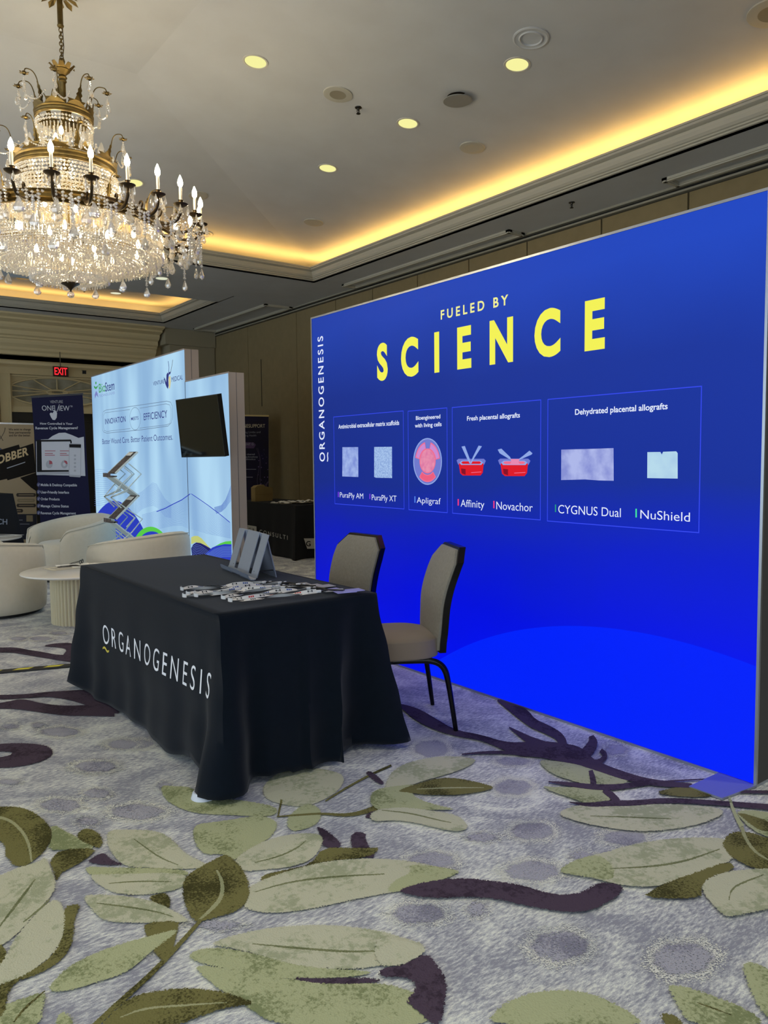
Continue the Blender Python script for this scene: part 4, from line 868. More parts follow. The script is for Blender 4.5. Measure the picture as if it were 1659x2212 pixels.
# ================================================================ lounge: barrel chairs and low round tables
boucle = mat('cream_fabric', (206, 198, 180), .95, noise=(25, .3, (200, 192, 172)), bump=(220, .25, .002), sheen=.25)
def barrel(label, loc_, rz, RO=.5, hb=.74, ha=.60):      # faces local +x
    t = thing('barrel_chair', label, 'armchair', loc_, rz, 'cream barrel chairs')
    RI = RO-.15; A = 138; nu = 64
    prof = []
    def top(a): k = abs(a)/A; return hb-(hb-ha)*(k**1.6)
    def sec(a):
        k = abs(a)/A; h = top(a); e = max(0, (abs(a)-(A-13))/13); h -= .09*e**2.2; ro = RO-.02*e; ri = RI+.035*e**2
        ring = [(ro-.045, .03), (ro-.01, .06), (ro, .14), (ro+.004, .30), (ro, h-.12), (ro-.004, h-.06), (ro-.022, h-.02), (ro-.055, h-.002), ((ro+ri)/2, h+.004), (ri+.05, h-.002), (ri+.02, h-.018), (ri+.004, h-.06), (ri, h-.14), (ri+.01, .36), (ri+.01, .16)]
        return ring
    m = MB(); n = len(sec(0)); vs = []
    for i in range(nu+1):
        a = -A+2*A*i/nu; c, s_ = math.cos(R(180+a)), math.sin(R(180+a)); vs += [(r_*c, r_*s_*.98, z) for r_, z in sec(a)]
    m.add(vs, [(i*n+j, (i+1)*n+j, (i+1)*n+j+1, i*n+j+1) for i in range(nu) for j in range(n-1)]+[list(range(n)), [nu*n+j for j in range(n)][::-1]])
    m.build('shell', boucle, t, smooth=True, angle=60)
    m = MB(); vs = []
    for i in range(nu+1):
        a = -A+2*A*i/nu; h = top(a); e = max(0, (abs(a)-(A-13))/13); h -= .09*e**2.2; vs.append(((RO-.02*e-.018)*math.cos(R(180+a)), (RO-.02*e-.018)*math.sin(R(180+a))*.98, h-.012))
    m.tube(vs, .005, 5); m.build('piping', boucle, t, smooth=True)
    m = MB(); r_ = RI+.02
    m.lathe([(0, .10), (r_-.02, .10), (r_, .14), (r_, .26), (r_, .36), (r_-.015, .41), (r_-.06, .435), (r_*.5, .45), (0, .452)], 48); m.build('seat_cushion', boucle, t, smooth=True)
    m = MB(); m.lathe([(RO-.09, 0), (RO-.09, .03), (RO-.05, .04)], 48); m.lathe([(0, .001), (RO-.09, .001)], 48); m.build('swivel_base', mat('base_dark', (26, 24, 22), .6), t)
    return t
p = atd(-16, 7.1); barrel('cream barrel chair at the left edge of the picture, cut off by it', p, R(20), .46, .71, .62)
p = atd(150, 9.25); barrel('farthest cream barrel chair, its outer side lit blue by the pale light box', p, R(200), .52, .74, .58)
p = atd(298, 7.62); barrel('cream barrel chair with its back to the black table, below the pale light box', p, R(112), .5, .70, .56)
tabw = mat('table_white', (226, 222, 212), .22, coat=.3); flutem = mat('fluted_cream', (196, 184, 150), .6)
def coffee(label, loc_, RT=.47, RB=.225, flip=0):
    t = thing('coffee_table', label, 'table', loc_, 0, 'low round white tables')
    m = MB(); m.lathe([(0, .422), (RT-.05, .422), (RT-.012, .430), (RT, .440), (RT-.003, .448), (RT-.014, .452), (0, .452)], 72); m.build('tabletop', tabw, t, smooth=True, angle=30)
    m = MB(); nf = 44; prof = []; 
    def fl_(u, v):
        a = u*2*PI; r_ = RB+.011*abs(math.sin(a*nf/2)); return (r_*math.cos(a), r_*math.sin(a), .422*v)
    m.grid(fl_, nf*8, 1, wrap=True); m.build('fluted_base', flutem, t, smooth=True, angle=50)
    return t
ctp = atd(165, 6.68); coffee('low round white table on a fluted drum, beside the black table', ctp)
ctp2 = atd(-44, 9.6); coffee('low round white table at the left edge in front of the black counter', ctp2)
paper = mat('paper_white', (232, 230, 222), .7); 
def sheet(name, label, cat, at, rz, sx, sy, m_, group=None, z=.4535, t_=.002):
    t = thing(name, label, cat, (at.x, at.y, z), rz, group)
    m = MB(); m.box(-sx/2, sx/2, -sy/2, sy/2, 0, t_); m.build('cover', m_, t)
    m = MB()
    for k in range(5): m.box(-sx*.38, sx*(.1+.06*(k % 3)), -sy*.34+k*sy*.13, -sy*.30+k*sy*.13, t_, t_+.0004)
    m.build('print', mat('print_grey', (120, 118, 116), .8), t); return t
def tp(px, py, z=.455): return onz((px, py), z)
sheet('leaflet', 'cream leaflet lying nearest the rim of the low white table', 'leaflet', tp(140, 1226), R(12), .30, .21, mat('paper_cream', (206, 198, 176), .7), 'papers on the low white table')
sheet('leaflet', 'white leaflet lying flat behind the cream one on the low table', 'leaflet', tp(158, 1221), R(-8), .28, .2, paper, 'papers on the low white table')
sheet('leaflet', 'white sheet of the low table partly hidden by the black cloth', 'leaflet', tp(196, 1222), R(25), .26, .2, paper, 'papers on the low white table', .456)
q = tp(165, 1223, .459); t = thing('pen', 'slim dark pen lying across the cream leaflet', 'pen', (q.x, q.y, .4615), R(-50)); m = MB(); m.tube([(-.07, 0, 0), (.055, 0, 0), (.07, 0, 0)], [.004, .004, .001], 8); m.build('barrel', mat('pen_bronze', (60, 50, 36), .35, .6), t); m = MB(); m.tube([(-.066, 0, .004), (-.03, 0, .0052)], .001, 5); m.build('pen_clip', mat('pen_bronze', (60, 50, 36), .35, .6), t)
q = tp(176, 1218); t = thing('eyeglasses', 'folded dark eyeglasses on the far side of the low white table', 'glasses', (q.x, q.y, .456), R(60)); gm = mat('black_plastic', (14, 14, 14), .4)
for sx in (-1, 1):
    m = MB(); m.tube([(sx*.034+.027*math.cos(a*PI/8), -.0, .02+.018*math.sin(a*PI/8)) for a in range(17)], .003, 6); m.build('rim', gm, t)
    m = MB(); m.tube([(sx*.062, 0, .025), (sx*.06, .06, .012), (sx*.02, .10, .004)], .0025, 5); m.build('temple', gm, t)
m = MB(); m.tube([(-.008, 0, .022), (0, 0, .026), (.008, 0, .022)], .0025, 5); m.build('bridge', gm, t)
q = tp(20, 1157); sheet('leaflet', 'white leaflet on the low table at the left edge', 'leaflet', q, R(30), .28, .2, paper, None, .4535)

# floor strip of black and yellow tape
a, b = onz((-60, 1458)), onz((190, 1436)); t = thing('hazard_tape', 'black and yellow striped tape stuck across the carpet left of the black table', 'tape', (a.x, a.y, .007), math.atan2(b.y-a.y, b.x-a.x)); L_ = (b-a).length
m = MB(); m.bbox(0, L_, -.04, .04, -.003, .003, .001); m.build('strip', mat('tape_black', (16, 16, 14), .5), t)
k = 0; x = .05
while x < L_-.1:
    m = MB(); m.add([(x, -.012, .0035), (x+.10, -.012, .0035), (x+.13, .028, .0035), (x+.03, .028, .0035)], [(0,1,2,3)]); m.build('stripe', mat('tape_yellow', (222, 212, 62), .5), t); x += .19

# ================================================================ pale light box with two panels
PX_ = 3.32
y0a = onx((402, 900), PX_).y; y1a = onx((197, 806), PX_).y; ha_ = onx((402, 752), PX_).z; hb_ = onx((496, 803), PX_).z; y0b = onx((496, 900), PX_).y
vb = thing('pale_light_box', 'pale blue backlit wall of two panels with company logos and wave print', 'light box', (PX_, y0b, 0))
def pale():
    m = bpy.data.materials.new('backlit_pale'); m.use_nodes = True; nt = m.node_tree; b = nt.nodes['Principled BSDF']; L = nt.links.new; N = nt.nodes.new
    tc = N('ShaderNodeTexCoord'); mp = N('ShaderNodeMapping'); mp.inputs['Scale'].default_value = (1, 1.6, .35); L(tc.outputs['Object'], mp.inputs['Vector'])
    n = N('ShaderNodeTexNoise'); n.inputs['Scale'].default_value = 1.5; n.inputs['Detail'].default_value = 1; L(mp.outputs[0], n.inputs['Vector'])
    r = N('ShaderNodeValToRGB'); L(n.outputs['Fac'], r.inputs['Fac']); e = r.color_ramp.elements
    e[0].position = .35; e[0].color = (*srgb((140, 180, 218)), 1); e[1].position = .7; e[1].color = (*srgb((176, 216, 242)), 1)
    b.inputs['Base Color'].default_value = (.01, .01, .012, 1); b.inputs['Specular IOR Level'].default_value = .1; L(r.outputs['Color'], b.inputs['Emission Color']); b.inputs['Emission Strength'].default_value = 1.0
    return m
pm_ = pale()
m = MB(); m.add([(0, .0, .01), (0, y0a-y0b-.002, .01), (0, y0a-y0b-.002, hb_-.01), (0, 0, hb_-.01)], [(3,2,1,0)]); m.add([(0, y0a-y0b+.002, .01), (0, y1a-y0b, .01), (0, y1a-y0b, ha_-.01), (0, y0a-y0b+.002, ha_-.01)], [(3,2,1,0)]); m.build('fabric_print', pm_, vb)
pfm = mat('panel_frame_grey', (158, 150, 150), .45, .2)
m = MB(); m.box(.004, .16, -.004, y0a-y0b-.001, 0, hb_); m.box(-.004, .004, -.006, .0, 0, hb_+.004); m.box(-.004, .004, 0, y0a-y0b, hb_-.01, hb_+.004); m.build('short_panel_frame', pfm, vb)
m = MB(); m.box(.004, .16, y0a-y0b+.001, y1a-y0b+.006, 0, ha_); m.box(-.004, .004, y0a-y0b+.001, y1a-y0b+.006, ha_-.01, ha_+.004); m.box(-.004, .004, y1a-y0b, y1a-y0b+.006, 0, ha_); m.build('tall_panel_frame', pfm, vb)
m = MB(); m.box(.075, .079, -.0055, -.0035, 0, hb_); m.box(.075, .079, y0a-y0b-.0012, y0a-y0b+.0005, hb_, ha_); m.box(-.0035, -.001, y0a-y0b-.004, y0a-y0b+.004, 0, hb_); m.build('seam', mat('seam_dark', (60, 64, 80), .6), vb)
V3 = lambda x, y: (180+x*.22599, 730+y*.22604)
navy = glow('print_navy', (52, 58, 130), .9); green = glow('print_green', (70, 160, 90), .95); lil = glow('print_lilac', (126, 134, 200), .9); green2 = glow('print_bright_green', (88, 200, 70), 1.0); blu = glow('print_cobalt', (44, 62, 190), .95); lineb = glow('print_line_blue', (112, 148, 214), .9); yel = glow('print_khaki', (196, 204, 120), .95); grl = glow('print_line_grey', (110, 132, 160), .9); cob2 = glow('print_deep_navy', (34, 32, 110), .9)
kw = dict(root=vb, X=PX_)
def bt(s, lb_, lt, rb, m, bold=0, space=1.0): return btext(s, V3(*lb_), V3(*lt), V3(*rb), m, bold, space, .003, vb, PX_)
bt('Bio', (150,524), (150,440), (212,512), green, .004); bt('Stem', (210,514), (210,428), (298,498), navy, .004); bt('TECHNOLOGIES', (152,567), (152,545), (300,540), lil, 0, 1.3)
bt('VENTURE', (668,456), (668,420), (775,438), navy); bt('MEDICAL', (843,420), (843,376), (950,400), navy)
bt('INNOVATION', (208,826), (208,774), (405,806), navy, .006); bt('MEETS', (457,789), (457,758), (527,780), navy, .004); bt('EFFICIENCY', (578,787), (578,722), (803,764), navy, .002)
bt('Better Wound Care. Better Patient Outcomes.', (183,1015), (183,966), (855,978), navy, -.004)
def bs(pts, m, d=.002, name='printed_shape'): return bshape(name, [V3(*p) for p in pts], m, d, vb, PX_)
def bl(pts, w_, m, d=.0022, closed=False, name='printed_line'): return bline(name, [V3(*p) for p in pts], w_, m, d, vb, PX_, closed)
bs([(100,455),(120,470),(143,450),(132,480),(118,490),(104,478)], green); bs([(114,420),(126,418),(126,440),(114,442)], green); bs([(122,505),(136,530),(145,570),(125,545),(112,580),(108,545)], lil)
bs([(768,372),(782,392),(792,425),(795,350),(805,330),(818,345),(812,400),(815,455),(808,488),(796,470),(784,440)], navy); bs([(815,375),(832,360),(836,420),(828,485),(818,480),(816,440)], glow('print_gold', (216, 206, 150), .95)); bs([(815,330),(833,322),(832,345),(818,350)], navy, .0025)
bl([(816,340),(818,280),(812,222)], .012, navy); bl([(833,335),(846,270),(855,208)], .010, glow('print_grey', (120, 120, 130), .9))
def pill(x0, y0_, x1, y1_, sk):      # rounded band slanting up to the right
    hgt = (y1_-y0_)/2; pts = []
    for i in range(13): a = PI/2+PI*i/12; pts.append((x0+24+24*math.cos(a), (y0_+y1_)/2-hgt*math.sin(a)*(1)))
    for i in range(13): a = -PI/2+PI*i/12; pts.append((x1-40+40*math.cos(a), (y0_+y1_)/2-sk-hgt*1.08*math.sin(a)*1))
    return pts
bl([(183,860),(182,740),(190,705),(215,690),(450,655),(800,604),(835,615),(850,650),(852,760),(840,810),(810,842),(540,880),(225,910),(195,900),(184,880)], .006, grl, closed=True)
bl([(192,850),(191,745),(205,716),(228,712),(445,685)], .005, grl); bl([(192,850),(200,885),(225,893),(450,866)], .005, grl); bl([(540,672),(790,630),(825,640),(838,680),(838,770),(825,820),(795,830),(535,862)], .005, grl)
bl([(495+52*math.cos(i*PI/14), 772-(8 if 0 else 0)-108*math.sin(i*PI/14)) for i in range(28)], .006, grl, closed=True)
# wave line work
for i in range(24):
    k = i/23
    bl([(500-10*k, 1500+200*k), (560, 1470+165*k), (620, 1420+190*k), (660+10*k, 1385+215*k), (700+12*k, 1395+230*k), (740+10*k, 1470+200*k), (780, 1540+165*k), (840, 1590+130*k)], .0024, lineb)
for i in range(26):
    k = i/25
    bl([(560, 1690+190*k), (660, 1665+185*k), (760, 1625+190*k), (860, 1588+205*k), (940, 1545+245*k), (1020, 1495+330*k)], .0024, lineb)
    bl([(1032, 1492+330*k), (1110, 1545+300*k), (1190, 1600+270*k), (1290, 1680+210*k), (1408, 1765+150*k)], .0024, lineb)
for i in range(18):
    k = i/17
    bl([(106, 1262+340*k), (150, 1256+345*k), (200, 1262+330*k), (240, 1280+300*k), (262+20*k, 1310+280*k)], .003, lineb)
    bl([(1250+20*k, 1620+60*k), (1320, 1600+60*k), (1360, 1545+80*k), (1390, 1470+110*k), (1412, 1405+150*k)], .003, lineb)
bl([(700,1660),(780,1630),(850,1592),(940,1548),(1022,1490)], .010, blu, .0024); bl([(1032,1490),(1110,1542),(1200,1605),(1300,1680),(1400,1762)], .008, blu, .0024)
SP = lambda pts: smoothpoly(pts, 2)
bs(SP([(110,1715),(170,1625),(250,1562),(320,1553),(380,1580),(470,1660),(560,1790),(600,1900),(560,1960),(200,1960),(110,1900)]), blu, .0030)
bs(SP([(500,1900),(545,1840),(600,1808),(660,1802),(720,1825),(770,1870),(800,1960),(480,1960)]), green2, .0034); bs(SP([(540,1910),(590,1862),(650,1845),(710,1858),(750,1900),(790,1980),(520,1980)]), blu, .0038)
bs([(1031,1905),(1060,1892),(1095,1892),(1130,1915),(1165,1955),(1212,2008),(1180,2000),(1120,1965),(1075,1952),(1031,1972)], yel, .0032)
bs([(1031,2010),(1050,1975),(1080,1955),(1120,1960),(1170,1985),(1220,2015),(1220,2110),(1040,2090)], cob2, .0034)
bs([(1130,2130),(1170,2060),(1230,2005),(1290,1978),(1350,1966),(1416,1965),(1418,2140)], blu, .0038); bs([(1262,1990),(1310,1962),(1360,1945),(1414,1940),(1415,1972),(1350,1970)], green2, .0042)
for i in range(11):
    k = i*16; bl([(1040,2000+k),(1080,1975+k),(1120,1985+k),(1170,2020+k),(1200,2045+k)], .003, lineb, .0045); bl([(1180,2070+k*.6),(1250,2020+k*.6),(1330,1995+k*.6),(1414,1995+k*.6)], .003, lineb, .0048)
    bl([(235,1850+k*.5),(300,1845+k*.5),(370,1850+k*.5)], .003, lineb, .0048)
for y in (.35, 1.0):
    pass
# --- television
tvc = [onx((380,864), PX_-.21), onx((470,851), PX_-.21), onx((487,986), PX_-.09), onx((393,988), PX_-.09)]
tv = thing('television', 'black flat television on a wall arm, tilted down in front of the pale panels', 'television', tuple((tvc[0]+tvc[1]+tvc[2]+tvc[3])/4), 0)
l = Vector(tv.location); c = [p-l for p in tvc]; nrm = (c[1]-c[0]).cross(c[3]-c[0]).normalized(); 
if nrm.x > 0: nrm = -nrm
def tvq(u0, u1, v0, v1, off, th, mb):
    P = lambda u, v: c[0]*(1-u)*(1-v)+c[1]*u*(1-v)+c[2]*u*v+c[3]*(1-u)*v
    f_ = [P(u0, v0), P(u1, v0), P(u1, v1), P(u0, v1)]; vs = [p+nrm*off for p in f_]+[p+nrm*(off-th) for p in f_]
    mb.add(vs, [(0,1,2,3),(7,6,5,4),(0,4,5,1),(1,5,6,2),(2,6,7,3),(3,7,4,0)]); return mb
tvq(0, 1, 0, 1, 0, .04, MB()).build('cabinet', mat('tv_black', (10, 10, 11), .35), tv)
tvq(.015, .985, .02, .975, .002, .002, MB()).build('screen', mat('tv_screen', (2, 4, 4), .08, spec=.35), tv)
mb = MB()
for a in ((0, 1, 0, .012), (0, 1, .985, 1), (0, .01, 0, 1), (.99, 1, 0, 1)): tvq(*a, .004, .004, mb)
mb.build('bezel', mat('tv_bezel', (40, 42, 44), .3, .4), tv)
m = MB(); m.tube([nrm*-.04, nrm*-.09, Vector((PX_-l.x, 0, 0))], .02, 8); m.box(PX_-l.x-.012, PX_-l.x-.004, -.12, .12, -.12, .12); m.build('wall_bracket', mat('tv_black', (10, 10, 11), .35), tv)

# --- zigzag brochure rack
RY = 8.62
rk = thing('brochure_rack', 'silver zigzag brochure rack with dark pockets in front of the pale light box', 'brochure rack', (ony((262, 1100), RY).x, RY, 0))
rl = Vector(rk.location); RW = .25
def rq(p): q = ony(V3(*p), RY); return Vector((q.x-rl.x, 0, q.z))
alu = mat('rack_aluminium', (216, 226, 222), .5, 0); pk_ = mat('brochure_dark', (112, 100, 94), .6, noise=(30, .12, (66, 58, 56)))
def plank(a, b_, th, name, m_, w0=-RW/2, w1=RW/2, off=0):
    a = rq(a); b_ = rq(b_); d = (b_-a).normalized(); n = Vector((d.z, 0, -d.x)); mb = MB()
    vs = [q+Vector((0, y, 0))+n*o_ for q in (a, b_) for y in (w0, w1) for o_ in (off, off+th)]
    mb.add(vs, [(0,1,3,2),(4,6,7,5),(0,4,5,1),(2,3,7,6),(0,2,6,4),(1,5,7,3)]); return mb.build(name, m_, rk)
for s0, s1 in (((268,1290),(480,1087)), ((275,1722),(490,1500))):
    plank(s0, s1, .012, 'pocket', pk_, -RW/2+.01, RW/2-.01); 
    for y in (-RW/2, RW/2-.012): plank(s0, s1, .02, 'side_rail', alu, y, y+.012, -.004)
    a = rq(s0); m = MB(); m.box(a.x-.05, a.x+.02, -RW/2, RW/2, a.z-.045, a.z-.03); m.box(a.x-.054, a.x-.05, -RW/2, RW/2, a.z-.045, a.z+.0); m.build('lip', pk_, rk)
    plank(((s0[0]+s1[0])/2+52, (s0[1]+s1[1])/2-62), ((s0[0]+s1[0])/2+82, (s0[1]+s1[1])/2-92), .004, 'white_leaflet', mat('paper_white', (232, 230, 222), .7), -RW*.35, RW*.3, -.006)
for s0, s1 in (((255,1318),(505,1505)), ((262,1745),(500,1935))):
    plank(s0, s1, .014, 'strut', alu, -RW/2, RW/2)
for pts in ([(400,1200),(520,1300),(380,1450),(230,1520),(330,1620)],[(360,1240),(435,1300),(330,1400),(395,1460),(230,1520)],[(330,1400),(230,1520),(400,1640),(530,1725),(430,1850)],[(400,1670),(455,1715),(380,1800)],[(430,1850),(300,1960)],[(395,1850),(480,1930)]):
    for y in (-RW/2+.01, RW/2-.01):
        m = MB(); m.tube([rq(p)+Vector((0, y, 0)) for p in pts], .007, 6); m.build('cross_rod', alu, rk)
zb_ = rq((262,1745)).z
for s_ in (-1, 1):
    m = MB(); m.tube([Vector((-.10, s_*.1, zb_-.1)), Vector((.12, s_*.1, .42)), Vector((-.12, s_*.1, .03))], .007, 6); m.build('cross_rod', alu, rk)
m = MB(); m.bbox(-.18, .18, -.15, .15, 0, .03, .006); m.build('base', alu, rk)

# ================================================================ roll up banners
def banner(label, tl, tr, depth, bot_px, cat='banner', name='roll_up_banner', ground=None, fr_m=None, depth2=None):
    A = O0+ROT @ (_cam(*tl)*(depth/F_PX)); B = O0+ROT @ (_cam(*tr)*((depth2 or depth)/F_PX)); 
    u = (B-A).normalized(); W = (B-A).length; dn = Vector((0, 0, -1)); dn = (dn-u*dn.dot(u)*.55).normalized(); H = A.z/abs(dn.z)-.04
    base = A+dn*H; t = thing(name, label, cat, (base.x+u.x*W/2, base.y+u.y*W/2, 0)); l = Vector(t.location); nr = dn.cross(u).normalized(); 
    if nr.dot(O0-A) < 0: nr = -nr
    def P(x, y, d=0.0): return A+u*(x*W)+dn*(y)+nr*d-l           # x fraction, y metres down
    m = MB(); vs = [P(0, 0), P(1, 0), P(1, H), P(0, H)]; vs += [p-nr*.003 for p in vs]; m.add(vs, [(3,2,1,0),(4,5,6,7),(0,1,5,4),(1,2,6,5),(2,3,7,6),(3,0,4,7)]); m.build('graphic', ground, t)
    m = MB(); vs = [P(-.01, -.012, .006), P(1.01, -.012, .006), P(1.01, .012, .006), P(-.01, .012, .006)]; vs += [p-nr*.016 for p in vs]; m.add(vs, [(3,2,1,0),(4,5,6,7),(0,1,5,4),(1,2,6,5),(2,3,7,6),(3,0,4,7)]); m.build('top_rail', fr_m or silver, t)
    hz = Vector((u.x, u.y, 0)).normalized(); nz = Vector((nr.x, nr.y, 0)).normalized(); b0 = P(0, H)+l; b0.z = 0; m = MB(); vs = []
    for z in (0, .07):
        for a_, b_ in ((-.02, .07), (W+.02, .07), (W+.02, -.09), (-.02, -.09)): q = b0+hz*a_+nz*b_-l; vs.append((q.x, q.y, z))
    m.add(vs, [(3,2,1,0),(4,5,6,7),(0,1,5,4),(1,2,6,5),(2,3,7,6),(3,0,4,7)]); m.build('base_case', silver, t)
    m = MB(); m.tube([P(.5, .0, -.02), P(.5, H, -.03)], .008, 6); m.build('pole', silver, t)
    def px2(p):                                   # pixel to banner (fraction, metres)
        d = ray(p); o_ = A-O0; k = o_.dot(nr)/d.dot(nr); q = O0+d*k-A
        y = q.dot(dn)/(1-(u.dot(dn))**2) if False else None
        # solve q = u*a + dn*b
        uu, ud, dd_ = 1, u.dot(dn), 1; qa, qb = q.dot(u), q.dot(dn); det = 1-ud*ud; return ((qa-ud*qb)/det/W, (qb-ud*qa)/det)
    def T_(s, lb_, lt, rb, m_, bold=0, space=1.0, d=.003):
        a = px2(lb_); b2 = px2(lt); c = px2(rb); pa_, pb_, pc_ = P(*a, d), P(a[0], b2[1], d), P(*c, d)
        return letters(s, lambda u_, v_: pa_+(pc_-pa_)*u_+(pb_-pa_)*v_, m_, t, bold, space)
    def S_(pts, m_, d=.0015, name='printed_shape'): m = MB(); m.add([P(*px2(p), d) for p in pts], [list(range(len(pts)))]); return m.build(name, m_, t)
    return t, T_, S_, P, px2
N0 = lambda x, y: (x*.2713, 780+y*.2712)          # crop of the left edge
bnavy = mat('banner_navy', (13, 13, 48), .6, spec=.15); bw = mat('banner_white', (180, 182, 190), .6); bgr = mat('banner_grey', (150, 152, 160), .5); bdk = mat('banner_black', (12, 12, 14), .6, spec=.15); bred = mat('banner_red', (150, 50, 66), .5)
bdk_ = mat('rail_dark', (20, 20, 30), .5)
t, T_, S_, P_, X_ = banner('navy roll up banner reading ONEVIEW with a laptop and phone printed on it', (68, 858), (178, 851), 9.95, None, ground=bnavy, fr_m=bdk_)
T_('VENTURE', N0(400,336), N0(400,314), N0(502,334), bgr, .0, 1.0); T_('ONE  IEW', N0(336,394), N0(336,354), N0(556,396), bw, .0, 1.0); T_('TM', N0(560,368), N0(560,354), N0(578,368), bw)
S_([N0(395,420),N0(405,410),N0(420,415),N0(430,395),N0(445,395),N0(455,415),N0(452,450),N0(438,470),N0(420,468),N0(405,445)], bw); S_([N0(470,345),N0(476,345),N0(456,405),N0(450,405)], bgr); S_([N0(434,352),N0(438,352),N0(440,400),N0(434,400)], bgr)
T_('How Controlled is Your', N0(320,506), N0(320,488), N0(580,508), bw, .02); T_('Revenue Cycle Management?', N0(284,544), N0(284,523), N0(622,542), bw, .02)
S_([N0(288,640),N0(330,625),N0(385,622),N0(420,595),N0(470,572),N0(520,570),N0(575,590),N0(625,612),N0(668,602),N0(680,915),N0(290,905)], bw)
S_([N0(292,628),N0(565,625),N0(572,640),N0(575,880),N0(294,884)], bdk, .002); S_([N0(330,642),N0(560,640),N0(566,868),N0(334,868)], bw, .0024); S_([N0(292,884),N0(575,880),N0(600,900),N0(292,908)], bgr, .0024)
for x in (385, 505): S_([N0(x+27*math.cos(i*PI/12)+8, 822+32*math.sin(i*PI/12)) for i in range(24)], bgr, .003); S_([N0(x+8,822),N0(x+8,790),N0(x+28,797),N0(x+35,818)], bred, .0034)
S_([N0(513+12*math.cos(i*PI/8), 822+15*math.sin(i*PI/8)) for i in range(16)], bw, .0036)
for x0_, x1_ in ((358, 442), (478, 552)):
    for y_, e_ in ((716, 0), (736, -20), (750, -4)): S_([N0(x0_,y_-3),N0(x1_+e_,y_-3),N0(x1_+e_,y_+2),N0(x0_,y_+2)], bred, .003)
S_([N0(550,668),N0(556,655),N0(640,658),N0(648,668),N0(645,915),N0(638,926),N0(555,920),N0(548,908)], bgr, .0036); S_([N0(554,692),N0(644,695),N0(641,910),N0(553,905)], bw, .004); S_([N0(552,662),N0(646,664),N0(645,690),N0(554,687)], bdk, .0042)
for y_ in range(5): S_([N0(590,745+y_*30),N0(606,745+y_*30),N0(606,760+y_*30),N0(590,760+y_*30)], bgr, .0044)
for y_, s in ((996, 'Mobile & Desktop Compatible'), (1054, 'User-Friendly Interface'), (1108, 'Order Products'), (1164, 'Manage Claims Status'), (1220, 'Revenue Cycle Management')):
    wd = {27: 288, 23: 225, 14: 150, 20: 222, 24: 280}[len(s)]; T_(s, N0(326,y_), N0(326,y_-21), N0(326+wd,y_+2), bw, .02)
    S_([N0(307+13*math.cos(i*PI/8), y_-12+17*math.sin(i*PI/8)) for i in range(16)], mat('banner_tick_navy', (44, 46, 92), .5), .002); S_([N0(300,y_-14),N0(305,y_-8),N0(314,y_-22),N0(316,y_-18),N0(305,y_-2)], bgr, .0026)
bcream = mat('banner_cream', (170, 150, 116), .6)
d13 = 13.2/ .87
def dep(px, Y): d = ray((px, 950)); return (Y/d.y)*F_PX
t, T_, S_, P_, X_ = banner('cream roll up banner reading BOBBER at the left edge, before the far wall', (-45, 913), (73, 916), dep(-45, 13.4), None, ground=bcream, depth2=dep(73, 13.3))
bbr = mat('banner_brown', (52, 40, 26), .55)
for k, (y_, s) in enumerate(((552, 'We exist to change'), (577, 'lives permanently'), (600, 'and for the better.'))): T_(s, N0(68 if k == 0 else 72,y_), N0(68,y_-17), N0(245,y_), bbr, .02)
for k in range(2):
    pts = [(6+32*math.cos(a/10+k*PI), 530+a*5) for a in range(22)]; S_([N0(x, y) for x, y in pts]+[N0(x+5, y) for x, y in pts[::-1]], bbr)
S_([N0(-60,665),N0(0,690),N0(30,712),N0(0,740),N0(-60,740)], mat('banner_slate', (62, 64, 92), .5))
S_([N0(-80,735),N0(0,708),N0(150,665),N0(158,690),N0(265,655),N0(285,885),N0(60,950),N0(55,938),N0(0,950),N0(-80,960)], mat('banner_charcoal', (30, 25, 20), .6, spec=.15), .002)
T_('BOBBER', N0(-70,838), N0(-72,770), N0(228,748), mat('banner_tan', (216, 190, 140), .5), .03, 1.05); S_([N0(55,850),N0(200,802),N0(201,808),N0(56,857)], bw, .003)
S_([N0(160,930),N0(285,888),N0(288,1035),N0(250,1010)], mat('banner_charcoal', (30, 25, 20), .6, spec=.15), .0022)
for y_, x0_, x1_ in ((1066, 128, 288), (1110, 135, 280), (1150, 130, 288), (1192, 110, 185)): S_([N0(x0_,y_),N0(x0_+8,y_-14),N0(x1_-8,y_-14),N0(x1_,y_),N0(x1_-8,y_+14),N0(x0_+8,y_+14)], bbr if y_ != 1110 else mat('banner_khaki', (140, 124, 92), .5), .002); S_([N0(x0_+20,y_-3),N0(x1_-20,y_-3),N0(x1_-20,y_+2),N0(x0_+20,y_+2)], bcream, .003)
S_([N0(-80,1220),N0(292,1218),N0(294,1420),N0(-80,1420)], mat('banner_deep_navy', (18, 18, 34), .5), .002); S_([N0(210,1228),N0(260,1228),N0(262,1278),N0(210,1278)], mat('banner_khaki', (140, 124, 92), .5), .003)
for y_ in (1264, 1296): S_([N0(150,y_),N0(180 if y_ < 1280 else 235,y_),N0(180 if y_ < 1280 else 235,y_+4),N0(150,y_+4)], bgr, .003)
